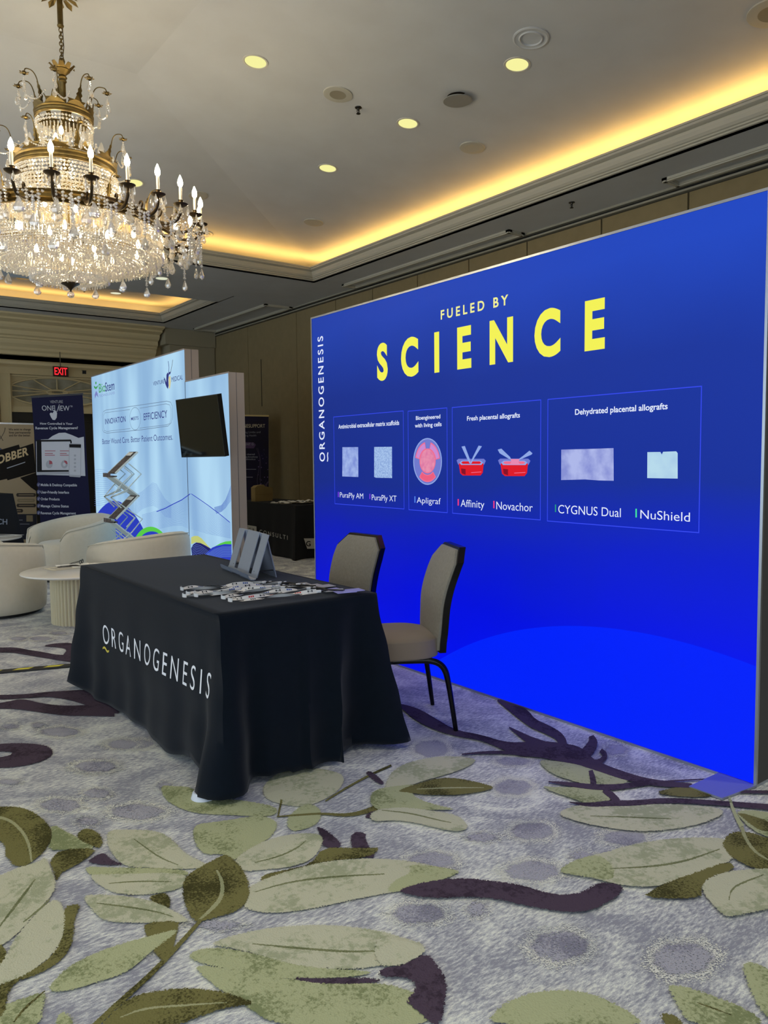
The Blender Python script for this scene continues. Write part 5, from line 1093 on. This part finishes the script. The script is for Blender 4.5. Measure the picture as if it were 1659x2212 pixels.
# black draped counter at the left edge
cp = atd(-30, 10.6)
t = thing('draped_counter', 'tall counter under a black cloth reading CH at the left edge', 'counter', cp, R(8))
def drape(hx, hy, H_, amp, n=5, seed=1, flare=.06):
    rnd = random.Random(seed); ph = rnd.uniform(0, 6); m = MB(); per = 4*(hx+hy)
    def f(u, v):
        s = u*per; 
        if s < 2*hx: x, y, nx, ny = -hx+s, -hy, 0, -1
        elif s < 2*hx+2*hy: x, y, nx, ny = hx, -hy+(s-2*hx), 1, 0
        elif s < 4*hx+2*hy: x, y, nx, ny = hx-(s-2*hx-2*hy), hy, 0, 1
        else: x, y, nx, ny = -hx, hy-(s-4*hx-2*hy), -1, 0
        t_ = 1-v; o_ = amp*t_*(math.sin(s*n*2.3+ph)+.5*math.sin(s*n*5.1+ph))+.02*t_; cxn = math.exp(-(min(abs(abs(x)-hx)+abs(abs(y)-hy), 1)/.12)**2)*flare*t_
        return (x+nx*o_+(cxn if x > 0 else -cxn), y+ny*o_+(cxn if y > 0 else -cxn), .01+(H_-.01)*v)
    m.grid(f, 160, 10, wrap=True); m.box(-hx, hx, -hy, hy, H_-.004, H_); return m
bc2 = mat('black_cloth_far', (13, 13, 15), .85)
drape(.28, .25, .955, .012, 5, 3, .10).build('cloth', bc2, t, smooth=True, angle=50)
q0, q1, q2 = [Vector((x, -.275, z)) for x, z in ((0, 0), (0, 0), (0, 0))]
tl = Vector(t.location); Ti = Matrix.Rotation(-R(8), 4, 'Z') @ Matrix.Translation(-tl)
def on_counter(p):       # pixel on the front face of the counter
    d = Ti.to_3x3() @ ray(p); o_ = Ti @ O0; k = (-.305-o_.y)/d.y; return o_+d*k
a, b_, c = on_counter(N0(-24, 1300)), on_counter(N0(-24, 1256)), on_counter(N0(58, 1302)); 
letters('CH', lambda u, v: a+(c-a)*u+(b_-a)*v, mat('print_silver', (150, 154, 160), .5), t, .02)
q = Vector((-.10, -.02, .956)); t2 = thing('black_crate', 'black slotted box standing on the black counter at the left edge', 'box', (cp.x+.02, cp.y, .957), R(8))
m = MB(); m.bbox(-.2, .12, -.08, .08, 0, .10, .008); m.build('case', mat('black_plastic', (14, 14, 14), .4), t2)
for r_ in range(3):
    for k in range(7): m = MB(); m.bbox(-.19+k*.042, -.165+k*.042, -.083, -.079, .015+r_*.028, .032+r_*.028, .002); m.build('slot', mat('slot_grey', (56, 56, 58), .5), t2)
# easel leaning behind the navy banner
q = atd(184, 11.2); t = thing('folding_easel', 'thin wooden easel legs standing right of the navy banner', 'easel', q, R(-20))
for a_, b_ in (((-.05, 0, .95), (-.02, 0, .0)), ((-.03, .02, .9), (.13, .0, 0)), ((-.05, .05, .93), (.0, .4, 0))): m = MB(); m.tube([a_, b_], .013, 6); m.build('leg', mat('easel_wood', (120, 98, 60), .6), t)
m = MB(); m.bbox(-.10, .0, -.02, .06, .9, 1.12, .01); m.build('head', mat('black_plastic', (14, 14, 14), .4), t)

# ================================================================ far consulting table, banner and chair by the right wall
GX0, GX1, GY0, GY1 = 5.41, 6.14, 9.20, 11.02
gt = thing('consulting_table', 'far table under a black cloth reading CONSULTI beside the right wall', 'table', ((GX0+GX1)/2, (GY0+GY1)/2, 0))
m = drape((GX1-GX0)/2, (GY1-GY0)/2, .75, .016, 4, 9, .10); m.build('cloth', mat('black_cloth_mid', (21, 24, 29), .85), gt, smooth=True, angle=50)
gl = Vector(gt.location)
G6 = lambda x, y: (480+x*.1326, 1040+y*.1326)
def gx(p, X=GX0-.045): return onx(p, X)-gl
def gy(p, Y=GY0-.075): return ony(p, Y)-gl
gw = mat('print_white_far', (196, 196, 190), .7, emit=(196,196,190), es=0)
m = MB(); m.add([gx(G6(*p)) for p in ((413,710),(558,733),(560,890),(415,870))], [(0,1,2,3)]); m.build('printed_square', gw, gt)
def gtxt(s, lb_, lt, rb, f, m_, bold=0, space=1.0, off=Vector((0, 0, 0))):
    a, b2, c = f(G6(*lb_))+off, f(G6(*lt))+off, f(G6(*rb))+off; return letters(s, lambda u, v: a+(c-a)*u+(b2-a)*v, m_, gt, bold, space)
gtxt('G R', (432,806), (432,752), (530,828), gx, bdk, .0, 1.0, Vector((-.002, 0, 0))); gtxt('CONSULTI', (612,848), (612,782), (1070,952), gx, gw, .01, 1.5, Vector((-.004, 0, 0)))
m = MB(); m.add([gy(G6(*p)) for p in ((1330,928),(1530,926),(1530,1096),(1385,1096))], [(0,1,2,3)]); m.build('printed_square', gw, gt); gtxt('G', (1365,1056), (1365,972), (1440,1056), gy, bdk, .02, 1.0, Vector((0, -.002, 0)))
# tablecloth papers on it
for k, (px, py, rz) in enumerate(((608, 1087, 10), (620, 1088, 70), (632, 1087, 140), (644, 1087, 40), (655, 1088, 100), (668, 1087, 20))):
    q = onz((px, py), .753); t = thing('leaflet', ['white leaflet on the far end of the handout pile', 'crumpled white leaflet second from the far end of the pile', 'white leaflet in the middle of the handout pile', 'white leaflet lying crosswise on the handout pile', 'white leaflet near the blue light box edge', 'last white leaflet of the pile, cut by the blue light box'][k], 'leaflet', (min(max(q.x, GX0+.1), GX1-.12), min(q.y, GY0+1.0)+.05, .752+.004*k), R(rz), 'handouts on the consulting table')
    m = MB(); m.grid(lambda u, v: (-.11+.22*u, -.08+.16*v, .012+.012*math.sin(u*9+k)*math.cos(v*7)+.008*u), 8, 6); m.build('sheet', mat('paper_white', (232, 230, 222), .7), t, smooth=True)
    m = MB(); m.box(-.11, .11, -.08, .08, 0, .004); m.build('under_sheet', mat('paper_cream', (206, 198, 176), .7), t)
t, T_, S_, P_, X_ = banner('dark purple roll up banner reading BONESUPPORT against the right wall', (500, 897), (580, 898.5), dep(500, 11.75), None, ground=mat('banner_aubergine', (30, 25, 34), .6, spec=.15, noise=(4, .2, (28, 22, 52))), fr_m=mat('banner_rail_gold', (196, 176, 120), .4, .4), depth2=dep(580, 11.30))
G7 = lambda x, y: (500+x*.14464, 800+y*.14466)
T_('BONESUPPORT', G7(100,856), G7(100,804), G7(502,856), mat('banner_ivory', (196, 186, 156), .5), 0); T_('Preserving Limbs and', G7(60,940), G7(60,912), G7(434,935), bgr, -.01); T_('Restoring Health', G7(100,990), G7(100,962), G7(370,985), bgr, -.01)
S_([G7(100,1068),G7(330,1075),G7(365,1110),G7(335,1165),G7(100,1162)], mat('banner_violet', (74, 44, 84), .5)); T_('CERAMENT G', G7(60,1122), G7(60,1090), G7(330,1118), bgr, 0, 1, .004)
for y_, s, w_ in ((1265, 'only FDA cleared', 348), (1303, 'eluting technology', 396), (1338, 'with antibiotics', 358)): T_(s, G7(60,y_), G7(60,y_-24), G7(w_,y_), bgr, .01)
for y_, w_ in ((1482, 368), (1600, 318)): S_([G7(100,y_-10),G7(w_,y_-8),G7(w_,y_-2),G7(100,y_-4)], bgr)
rnd = random.Random(5)
for k in range(22):
    x, y = 400+rnd.uniform(0, 150), 1180+rnd.uniform(0, 560); s_ = rnd.uniform(3, 9); S_([G7(x+s_*math.cos(a*PI/3), y+s_*math.sin(a*PI/3)) for a in range(6)], mat('banner_spark', (112, 88, 140), .5), .002)
for k in range(2):
    pts = smoothline([(370+k*20,1160),(440,1340),(360+k*60,1700),(480,1860-k*40),(550,1650)], 3); S_([G7(x, y) for x, y in pts]+[G7(x+4, y+3) for x, y in pts[::-1]], mat('banner_mauve', (84, 66, 92), .5), .002)
q = onz((519, 1081), .752); t = thing('paper_bag', 'small beige folded paper bag on the far consulting table', 'bag', (5.62, 10.55, .752), R(10))
h_ = .0
m = MB(); A_ = ony((507,1078), 10.55); B_ = ony((552,1055), 10.55); Z_ = .30
m.add([(-.17,-.05,0),(.16,-.05,0),(.17,-.05,.08),(.165,-.05,.20),(.02,-.05,.225),(.0,-.05,.25),(-.12,-.05,.24),(-.17,-.05,.21),(-.17,.05,0),(.16,.05,0),(.17,.05,.08),(.165,.05,.20),(.02,.05,.225),(.0,.05,.25),(-.12,.05,.24),(-.17,.05,.21)], [list(range(8))[::-1], list(range(8,16))]+[(i,(i+1)%8,8+(i+1)%8,8+i) for i in range(8)])
for i in range(len(m.v)): pass
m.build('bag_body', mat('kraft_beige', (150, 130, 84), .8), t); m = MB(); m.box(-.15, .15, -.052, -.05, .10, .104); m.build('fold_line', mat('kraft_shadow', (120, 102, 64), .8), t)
# grey cushioned chair behind the far table, mostly hidden
q = onz((690, 1083), .75); t = thing('side_chair', 'pale chair back peeking out behind the blue light box', 'chair', (5.85, 8.70, 0), R(200))
shell_pts = None
m = MB(); m.bbox(-.24, -.18, -.22, .22, .42, .90, .03); m.build('backrest', mat('chair_pale', (150, 144, 122), .85), t, smooth=True, angle=40); m = MB(); m.bbox(-.22, .22, -.22, .22, .40, .47, .03); m.build('seat', mat('chair_pale', (150, 144, 122), .85), t, smooth=True, angle=40)
for sx in (-.18, .18):
    for sy in (-.18, .18): m = MB(); m.tube([(sx, sy, .41), (sx*1.12, sy*1.12, 0)], .013, 8); m.build('leg', blk, t)
# ================================================================ chandelier
CHX, CHY = 1.504, 5.461
cd = thing('chandelier', 'tiered brass and crystal chandelier with candle bulbs hanging at the upper left', 'chandelier', (CHX, CHY, 4.5))
ZO = -4.5
brass = mat('aged_brass', (124, 104, 58), .38, .8, noise=(18, .2, (84, 70, 38))); bronze = mat('dark_bronze', (64, 50, 28), .4, .7)
bulb_in = None
def crystal():
    m = bpy.data.materials.new('crystal'); m.use_nodes = True; nt = m.node_tree; N = nt.nodes.new; L = nt.links.new
    for n in list(nt.nodes): nt.nodes.remove(n)
    out = N('ShaderNodeOutputMaterial'); tr = N('ShaderNodeBsdfTransparent'); gl = N('ShaderNodeBsdfGlossy'); gl.inputs['Roughness'].default_value = .05; df = N('ShaderNodeBsdfTranslucent'); d2 = N('ShaderNodeBsdfDiffuse')
    tr.inputs[0].default_value = (.97, .97, .97, 1); gl.inputs[0].default_value = (1, 1, 1, 1); df.inputs[0].default_value = (.95, .88, .74, 1); d2.inputs[0].default_value = (.88, .84, .74, 1)
    lw = N('ShaderNodeLayerWeight'); lw.inputs['Blend'].default_value = .45
    m1 = N('ShaderNodeMixShader'); m1.inputs[0].default_value = .55; L(df.outputs[0], m1.inputs[1]); L(d2.outputs[0], m1.inputs[2])
    m2 = N('ShaderNodeMixShader'); m2.inputs[0].default_value = .26; L(tr.outputs[0], m2.inputs[1]); L(m1.outputs[0], m2.inputs[2])
    m3 = N('ShaderNodeMixShader'); mr = N('ShaderNodeMapRange'); mr.inputs['To Min'].default_value = .22; mr.inputs['To Max'].default_value = .9; L(lw.outputs['Facing'], mr.inputs['Value']); L(mr.outputs[0], m3.inputs[0]); L(m2.outputs[0], m3.inputs[1]); L(gl.outputs[0], m3.inputs[2]); L(m3.outputs[0], out.inputs[0])
    return m
cry = crystal()
bulbm = bpy.data.materials.new('bulb_glow'); bulbm.use_nodes = True; b_ = bulbm.node_tree.nodes['Principled BSDF']; b_.inputs['Emission Color'].default_value = (1, .80, .48, 1); b_.inputs['Emission Strength'].default_value = BULB_E; b_.inputs['Base Color'].default_value = (.9, .85, .7, 1)
def lz(prof): return [(r_, z+ZO) for r_, z in prof]
m = MB(); m.lathe(lz([(0, 4.50), (.11, 4.50), (.12, 4.485), (.10, 4.46), (.05, 4.44), (.03, 4.42), (.018, 4.41), (.018, 4.25), (.022, 4.245), (.018, 4.235), (.0, 4.23)]), 24); m.build('canopy', brass, cd, smooth=True, angle=40)
for k in range(10):
    a = 2*PI*k/10; m = MB(); c, s_ = math.cos(a), math.sin(a); m.add([(c*r_-s_*w_, s_*r_+c*w_, z+ZO) for r_, w_, z in ((.05,-.012,4.43),(.05,.012,4.43),(.095,.022,4.415),(.12,.0,4.395),(.095,-.022,4.415))], [(0,1,2,3,4)]); m.build('canopy_leaf', brass, cd)
for k in range(9):       # chain
    z = 4.215-k*.0215+ZO; rot = Matrix.Translation((0, 0, z)) @ Matrix.Rotation(PI/2*(k % 2), 4, 'Z'); m = MB(); m.tube([Vector((.011*math.cos(i*PI/8), 0, .016*math.sin(i*PI/8))) for i in range(17)], .0032, 6, rot, cap=False); m.build('chain_link', brass, cd, smooth=True)
m = MB(); m.tube([(.014, .006, 4.24+ZO), (.017, .004, 4.12+ZO), (.008, .004, 4.03+ZO)], .0025, 5); m.build('power_cord', bronze, cd)
m = MB(); m.lathe(lz([(.006, 4.04), (.016, 4.035), (.02, 4.02), (.016, 4.0), (.035, 3.985), (.05, 3.96), (.035, 3.945), (.02, 3.93), (.030, 3.915), (.022, 3.905), (.026, 3.89), (.018, 3.88), (.018, 3.66), (.022, 3.65), (.022, 3.34), (.012, 3.3), (.012, 2.62)]), 20); m.build('centre_column', brass, cd, smooth=True, angle=40)
for k in range(9):
    a = 2*PI*k/9+.2; c, s_ = math.cos(a), math.sin(a); m = MB(); pr = [(.02,-.014,3.945),(.02,.014,3.945),(.052,.02,3.97),(.078,.012,3.995),(.088,.0,3.985),(.078,-.012,3.995),(.052,-.02,3.97)]; m.add([(c*r_-s_*w_, s_*r_+c*w_, z+ZO) for r_, w_, z in pr], [(0,1,2,6),(6,2,3,5),(5,3,4)]); m.build('cup_leaf', brass, cd)
def bandring(name, r0, z0_, z1_, m_, pts=0, ph=0, n=72, bulge=.006):
    h = z1_-z0_; m = MB(); m.lathe(lz([(r0-.012, z0_), (r0, z0_), (r0+bulge, z0_+h*.15), (r0+bulge*.4, z0_+h*.3), (r0+bulge, z0_+h*.5), (r0+bulge*.4, z0_+h*.7), (r0+bulge*1.4, z0_+h*.88), (r0, z1_), (r0-.012, z1_), (r0-.012, z0_)]), n); return m.build(name, m_, cd, smooth=True, angle=35)
bandring('main_ring', .585, 2.945, 3.015, brass, bulge=.012); bandring('middle_ring', .315, 3.295, 3.355, brass); bandring('crown_ring', .178, 3.638, 3.683, brass); bandring('inner_ring', .40, 2.755, 2.765, brass); bandring('drum_ring', .60, 2.93, 2.945, brass)
def crown_points(r0, z0_, n, h, name, ph=0):
    for k in range(n):
        a0 = 2*PI*k/n+ph; m = MB(); vs = []
        for da, dz in ((-.5, 0), (-.32, .25), (-.42, .5), (-.12, .45), (0, 1), (.12, .45), (.42, .5), (.32, .25), (.5, 0)):
            a = a0+da*2*PI/n; rr_ = r0+dz*.02; vs.append((rr_*math.cos(a), rr_*math.sin(a), z0_+dz*h+ZO))
        n_ = len(vs); vs2 = [(x*.985, y*.985, z) for x, y, z in vs]
        m.add(vs+vs2, [(0,1,7,8),(1,2,3,7),(3,4,5,7),(5,6,7)]+[(n_+8,n_+7,n_+1,n_),(n_+7,n_+3,n_+2,n_+1),(n_+7,n_+5,n_+4,n_+3),(n_+7,n_+6,n_+5)]); m.build(name, brass, cd)
crown_points(.178, 3.683, 8, .075, 'crown_leaf', .2); crown_points(.315, 3.363, 12, .05, 'crown_leaf', .1)
def bead(mb, p, r_, sz=1.0, n=6):      # faceted bead
    x, y, z = p; vs = [(x, y, z+r_*sz)]+[(x+r_*math.cos(2*PI*k/n), y+r_*math.sin(2*PI*k/n), z+.25*r_*sz) for k in range(n)]+[(x+r_*math.cos(2*PI*(k+.5)/n), y+r_*math.sin(2*PI*(k+.5)/n), z-.25*r_*sz) for k in range(n)]+[(x, y, z-r_*sz)]
    mb.add(vs, [(0, 1+k, 1+(k+1) % n) for k in range(n)]+[(1+k, 1+n+k, 1+(k+1) % n) for k in range(n)]+[(1+(k+1) % n, 1+n+k, 1+n+(k+1) % n) for k in range(n)]+[(1+n+k, 2*n+1, 1+n+(k+1) % n) for k in range(n)])
def prism(mb, p, h, r_, n=3, tip=.2):
    x, y, z = p; a0 = math.atan2(y, x); vs = []
    for zz, rr_ in ((0, r_*.4), (-h*.06, r_), (-h*(1-tip*.4), r_), ): vs += [(x+rr_*math.cos(a0+2*PI*k/n), y+rr_*math.sin(a0+2*PI*k/n), z+zz) for k in range(n)]
    vs.append((x, y, z-h)); fs = [(j*n+k, (j+1)*n+k, (j+1)*n+(k+1) % n, j*n+(k+1) % n) for j in range(2) for k in range(n)]+[(2*n+k, 3*n, 2*n+(k+1) % n) for k in range(n)]
    mb.add(vs, fs)
rnd = random.Random(11)
def pol(r_, a, z): return (r_*math.cos(a), r_*math.sin(a), z+ZO)
def rows(name, specs):
    mb = MB()
    for kind, r_, z, n, sz in specs:
        for k in range(n):
            a = 2*PI*(k+rnd.uniform(-.12, .12)+.5*(hash(z) % 2))/n; rr_ = r_+rnd.uniform(-.003, .003)
            if kind == 'b': bead(mb, pol(rr_, a, z), sz, 1)
            else: prism(mb, pol(rr_, a, z), kind, sz)
    o_ = mb.build(name, cry, cd); o_['kind'] = 'stuff'; return o_
# top basket
rows('crystal_beads', [('b', .176, 3.612, 52, .0095), ('b', .174, 3.590, 52, .0095)])
rows('crystal_prisms', [(.085, .170, 3.575, 44, .006), (.06, .15, 3.55, 34, .006)])
rows('crystal_beads', [('b', .165, 3.482, 40, .007), ('b', .155, 3.462, 30, .007)])
# middle basket
sp_ = []
for j in range(11): sp_.append(('b', .318+.022*math.sin(j/10*PI*.6), 3.275-j*.0255, 96-(0 if j % 2 else 6), .0105 if j % 3 else .0125))
rows('crystal_net', sp_)
rows('crystal_prisms', [(.07, .335, 3.20, 84, .006), (.07, .338, 3.11, 84, .006)])
# drum: net rows, prism rows, beads
sp_ = []
for j in range(5): sp_.append(('b', .592+.003*j, 2.938-j*.0165, 170, .0098))
rows('crystal_net', sp_)
rows('crystal_prisms', [(.070, .600, 2.868, 180, .0065)])
rows('crystal_beads', [('b', .604, 2.806, 140, .011), ('b', .56, 2.800, 120, .011), ('b', .50, 2.795, 110, .010)])
rows('crystal_prisms', [(.062, .606, 2.822, 170, .0068)])
sp_ = []
for j in range(17):
    k = j/16; r_ = .600-.345*k; z = 2.772-.075*math.sin(k*PI/2)-.012*math.sin(k*PI); sp_.append(('b', r_, z, int(2*PI*r_/.0185), .0094))
rows('crystal_bowl', sp_)
sp_ = []
for j in range(9):
    k = j/8; r_ = .56-.30*k; sp_.append((.045, r_, 2.755-.060*k, int(2*PI*r_/.028), .0055))
rows('crystal_prisms', sp_)
sp_ = [(.075, .245, 2.665, 76, .0065), (.06, .235, 2.70, 70, .006)]
for j in range(8): r_ = .235-.026*j; sp_.append(('b', r_, 2.615-.004*j, int(2*PI*r_/.021), .0095)); sp_.append(('b', r_, 2.67-.006*j, int(2*PI*r_/.021), .009))
rows('crystal_fringe', sp_)
m = MB(); m.lathe(lz([(0, 2.588), (.058, 2.588), (.06, 2.582), (.045, 2.575), (.022, 2.56), (.012, 2.55), (.006, 2.54), (.004, 2.53)]), 24); m.build('bottom_plate', bronze, cd, smooth=True, angle=40)
m = MB(); bmx = bmesh.new(); bmesh.ops.create_icosphere(bmx, subdivisions=2, radius=.024); m.add([v.co+Vector((0, 0, 2.512+ZO)) for v in bmx.verts], [[v.index for v in f.verts] for f in bmx.faces]); bmx.free(); m.build('crystal_ball', cry, cd)
m = MB(); m.tube([(0, 0, 2.56+ZO), (0, 0, 2.53+ZO)], .003, 6); m.build('ball_pin', bronze, cd)
# drops: one faceted pear shared by all copies
def pear_mesh(r_, h, n=8):
    mb = MB(); mb.lathe([(0, 0), (r_*.25, -h*.10), (r_*.62, -h*.38), (r_, -h*.68), (r_*.78, -h*.88), (0, -h)], n, Matrix.Scale(.6, 4, Vector((0, 1, 0)))); o_ = mb.build('crystal_drop', cry, cd); return o_
def inst(src, name, T):
    o_ = bpy.data.objects.new(name, src.data); C.objects.link(o_); o_.parent = cd; o_.matrix_local = T; return o_
big = pear_mesh(.034, .095); big.location = pol(.60, .0, 2.90)
sml = pear_mesh(.015, .06); sml.location = pol(.2, .3, 3.60)
NA = 26; TH0 = math.atan2(-CHY, -CHX)-R(5.0)
# candle parts, made once and shared
ref = {}
def arm_parts():
    a = MB(); pts = smoothline([(.595, 0, 2.975), (.64, 0, 2.955), (.69, 0, 2.915), (.765, 0, 2.895), (.825, 0, 2.905), (.863, 0, 2.95), (.865, 0, 2.992)], 2); a.tube([(x, y, z+ZO) for x, y, z in pts], [.014-.006*(i/len(pts)) for i in range(len(pts))], 8)
    a.tube([(x, y, z+ZO) for x, y, z in smoothline([(.67, 0, 2.93), (.715, 0, 2.955), (.73, 0, 2.99), (.705, 0, 3.0), (.695, 0, 2.98)], 2)], .006, 6); a.lathe([(0, 0), (.02, .004), (.026, .016), (.018, .026), (0, .028)], 10, Matrix.Translation((.64, 0, 2.945+ZO)))
    c = MB(); c.lathe([(0, 2.992+ZO), (.018, 2.992+ZO), (.042, 3.004+ZO), (.046, 3.011+ZO), (.040, 3.009+ZO), (.016, 3.004+ZO), (.014, 3.03+ZO), (.018, 3.034+ZO), (.011, 3.036+ZO)], 16, Matrix.Translation((.865, 0, 0)))
    s_ = MB(); s_.lathe([(.0095, 3.03+ZO), (.0095, 3.118+ZO), (0, 3.118+ZO)], 12, Matrix.Translation((.865, 0, 0)))
    b = MB(); b.lathe([(.008, 3.118+ZO), (.014, 3.126+ZO), (.0165, 3.140+ZO), (.014, 3.158+ZO), (.008, 3.174+ZO), (.002, 3.188+ZO), (0, 3.190+ZO)], 12, Matrix.Translation((.865, 0, 0)))
    return a, c, s_, b
a_, c_, s_, b_ = arm_parts()
first = None; slv = mat('candle_sleeve', (214, 208, 190), .5)
for k in range(NA):
    an = TH0+2*PI*k/NA; Rz = Matrix.Rotation(an, 4, 'Z')
    if first is None:
        A0 = a_.build('arm', bronze, cd, smooth=True, angle=60); first = [A0, c_.build('drip_pan', bronze, A0, smooth=True, angle=40), s_.build('candle_sleeve', slv, A0, smooth=True, angle=40), b_.build('bulb', bulbm, A0, smooth=True)]
        A0.matrix_local = Rz
    else:
        A1 = first[0].copy(); C.objects.link(A1); A1.matrix_local = Rz
        for f_ in first[1:]: g = f_.copy(); C.objects.link(g); g.parent = A1
    for dr_, da, dz_ in ((.835, 0, 2.885), ):
        inst(big, 'crystal_drop', Matrix.Translation(pol(dr_, an+.02, dz_)) @ Matrix.Rotation(an+PI/2, 4, 'Z'))
    inst(big, 'crystal_drop', Matrix.Translation(pol(.67, an, 2.89)) @ Matrix.Rotation(an+PI/2, 4, 'Z'))
    for q_ in range(4): inst(sml, 'crystal_drop', Matrix.Translation(pol(.865+.042*math.cos(q_*PI/2+.5), an+.047*math.sin(q_*PI/2+.5), 3.0)) @ Matrix.Rotation(an+q_, 4, 'Z'))
# strings and garlands between the arms
mb = MB()
for k in range(NA):
    an = TH0+2*PI*k/NA; a2 = an+2*PI/NA
    for i in range(1, 12):
        u = i/12; bead(mb, pol(.862, an+(a2-an)*u, 2.985-.11*math.sin(u*PI)), .0095)
        bead(mb, pol(.67+.18*u, an+.01, 2.90-.075*math.sin(u*PI)), .0075)
    for i in range(5 if k % 2 else 8): bead(mb, pol(.862, an+(a2-an)*.5, 2.870-i*.017), .009+.003*(i % 2))
    for i in range(5): bead(mb, pol(.838, an+.02, 2.97-i*.017), .008)
    for j_ in range(3):
        for i in range(4): bead(mb, pol(.80+.03*j_, an+(a2-an)*(.25+.2*j_), 2.93-.02*j_-i*.02), .010)
    for i in range(6): bead(mb, pol(.75, an+(a2-an)*.5, 2.98-i*.018), .008)
o_ = mb.build('crystal_garlands', cry, cd); o_['kind'] = 'stuff'
for k in range(NA):
    an = TH0+2*PI*(k+.5)/NA; inst(big, 'crystal_drop', Matrix.Translation(pol(.862, an, 2.735 if k % 2 == 0 else 2.785)) @ Matrix.Rotation(an+PI/2, 4, 'Z') @ Matrix.Scale(.85, 4)); inst(sml, 'crystal_drop', Matrix.Translation(pol(.75, an, 2.87)) @ Matrix.Rotation(an, 4, 'Z') @ Matrix.Scale(1.5, 4))
# flower sprays: a bent stem, a leaf and a flower head with drops
def spray_mesh(r0, z0_, r1, z1_, drop, sc=1.0):
    st_ = MB(); pts = smoothline([(r0, 0, z0_), (r0+.01, 0, z0_+(z1_-z0_)*.6), (r0+(r1-r0)*.35, 0, z1_), (r1-.01, 0, z1_), (r1, 0, z1_-drop)], 3); st_.tube([(x, y, z+ZO) for x, y, z in pts], .0035*sc, 6)
    lf = MB(); H_ = (z1_-z0_)*.72; nl = 9; L1 = []; R1 = []
    for i in range(nl+1):
        u = i/nl; w_ = .024*sc*math.sin(u*PI*.85+.35)*(1 if i % 2 else .6); x = r0-.006+.03*u*u*sc; L1.append((x, -w_, z0_+H_*u+ZO)); R1.append((x, w_, z0_+H_*u+ZO))
    lf.add(L1+R1, [(i, i+1, nl+2+i, nl+1+i) for i in range(nl)])
    fl_ = MB(); fl_.lathe([(0, .0), (.010*sc, -.004), (.015*sc, -.016*sc), (.010*sc, -.024*sc)], 8, Matrix.Translation((r1, 0, z1_-drop+.008+ZO)))
    for p in range(6):
        a = 2*PI*p/6; c, s2 = math.cos(a), math.sin(a); fl_.add([(r1+c*.008, s2*.008, z1_-drop+ZO), (r1+c*.022*sc-s2*.009*sc, s2*.022*sc+c*.009*sc, z1_-drop-.008+ZO), (r1+c*.034*sc, s2*.034*sc, z1_-drop-.004+ZO), (r1+c*.022*sc+s2*.009*sc, s2*.022*sc-c*.009*sc, z1_-drop-.008+ZO)], [(0,1,2,3)])
    return st_.build('spray_stem', brass, cd, smooth=True), lf.build('acanthus_leaf', brass, cd), fl_.build('flower', brass, cd)
def sprays(n, ph, r0, z0_, r1, z1_, drop, sc, drops):
    src = spray_mesh(r0, z0_, r1, z1_, drop, sc)
    for k in range(n):
        an = ph+2*PI*k/n; Rz = Matrix.Rotation(an, 4, 'Z')
        for s__ in src:
            if k == 0: s__.matrix_local = Rz
            else: c2 = s__.copy(); C.objects.link(c2); c2.matrix_local = Rz
        for q_, (dr_, dz_) in enumerate(drops): inst(sml, 'crystal_drop', Matrix.Translation(pol(r1+dr_, an+(.02 if q_ % 2 else -.02)*(.3/r1), z1_-drop+dz_)) @ Matrix.Rotation(an+q_, 4, 'Z'))
    return
sprays(8, .35, .165, 3.69, .275, 3.875, .03, 1.0, ((0, -.03), (.012, -.07), (-.008, -.11)))
sprays(8, .75, .315, 3.36, .415, 3.525, .03, .9, ((0, -.03), (.01, -.07), (-.008, -.11)))
sprays(12, .15, .59, 3.01, .70, 3.135, .025, .8, ((0, -.03), (.01, -.06)))
mb = MB()
for n_, ph, r_, z in ((8, .35, .275, 3.84), (8, .75, .415, 3.49)):
    for k in range(n_):
        an = ph+2*PI*k/n_
        for i in range(8): bead(mb, pol(r_+.004*math.sin(i), an, z-.02-i*.013), .006)
        for i in range(1, 14):
            u = i/14; bead(mb, pol(r_+(.185-r_)*u if r_ < .3 else r_+(.32-r_)*u, an+(2*PI/n_)*u*.5, z-.13-.05*math.sin(u*PI)+.06*u), .0065)
for k in range(8):       # festoons hanging over the middle ring
    an = .55+2*PI*k/8
    for i in range(17): u = i/16; bead(mb, pol(.20+.10*math.sin(u*PI), an+(2*PI/8)*u, 3.50-.10*math.sin(u*PI)), .007)
o_ = mb.build('crystal_garlands', cry, cd); o_['kind'] = 'stuff'
for k in range(8): inst(big, 'crystal_drop', Matrix.Translation(pol(.30, .55+2*PI*(k+.0)/8, 3.46)) @ Matrix.Rotation(.55+2*PI*k/8+PI/2, 4, 'Z'))
for k in range(16): inst(big, 'crystal_drop', Matrix.Translation(pol(.42, .2+2*PI*k/16, 3.05)) @ Matrix.Rotation(.2+2*PI*k/16+PI/2, 4, 'Z') @ Matrix.Scale(.9, 4))
for k in range(12): inst(big, 'crystal_drop', Matrix.Translation(pol(.58, .1+2*PI*k/12, 2.735)) @ Matrix.Rotation(.1+2*PI*k/12+PI/2, 4, 'Z') @ Matrix.Scale(.85, 4))
# hidden bulbs inside the baskets
bulbi = bulbm.copy(); bulbi.name = 'inner_bulb_glow'; bulbi.node_tree.nodes['Principled BSDF'].inputs['Emission Strength'].default_value = BULB_E*.45
def inner(n, r_, z, ph=0):
    for k in range(n):
        m = MB(); m.lathe([(0, -.03), (.012, -.02), (.015, 0), (.008, .022), (0, .03)], 10, Matrix.Translation(pol(r_, ph+2*PI*k/n, z))); m.build('inner_bulb', bulbi, cd, smooth=True)
inner(10, .46, 2.84); inner(5, .20, 2.80, .3); inner(6, .20, 3.14); inner(3, .08, 3.55)
print('objects', len(bpy.data.objects))
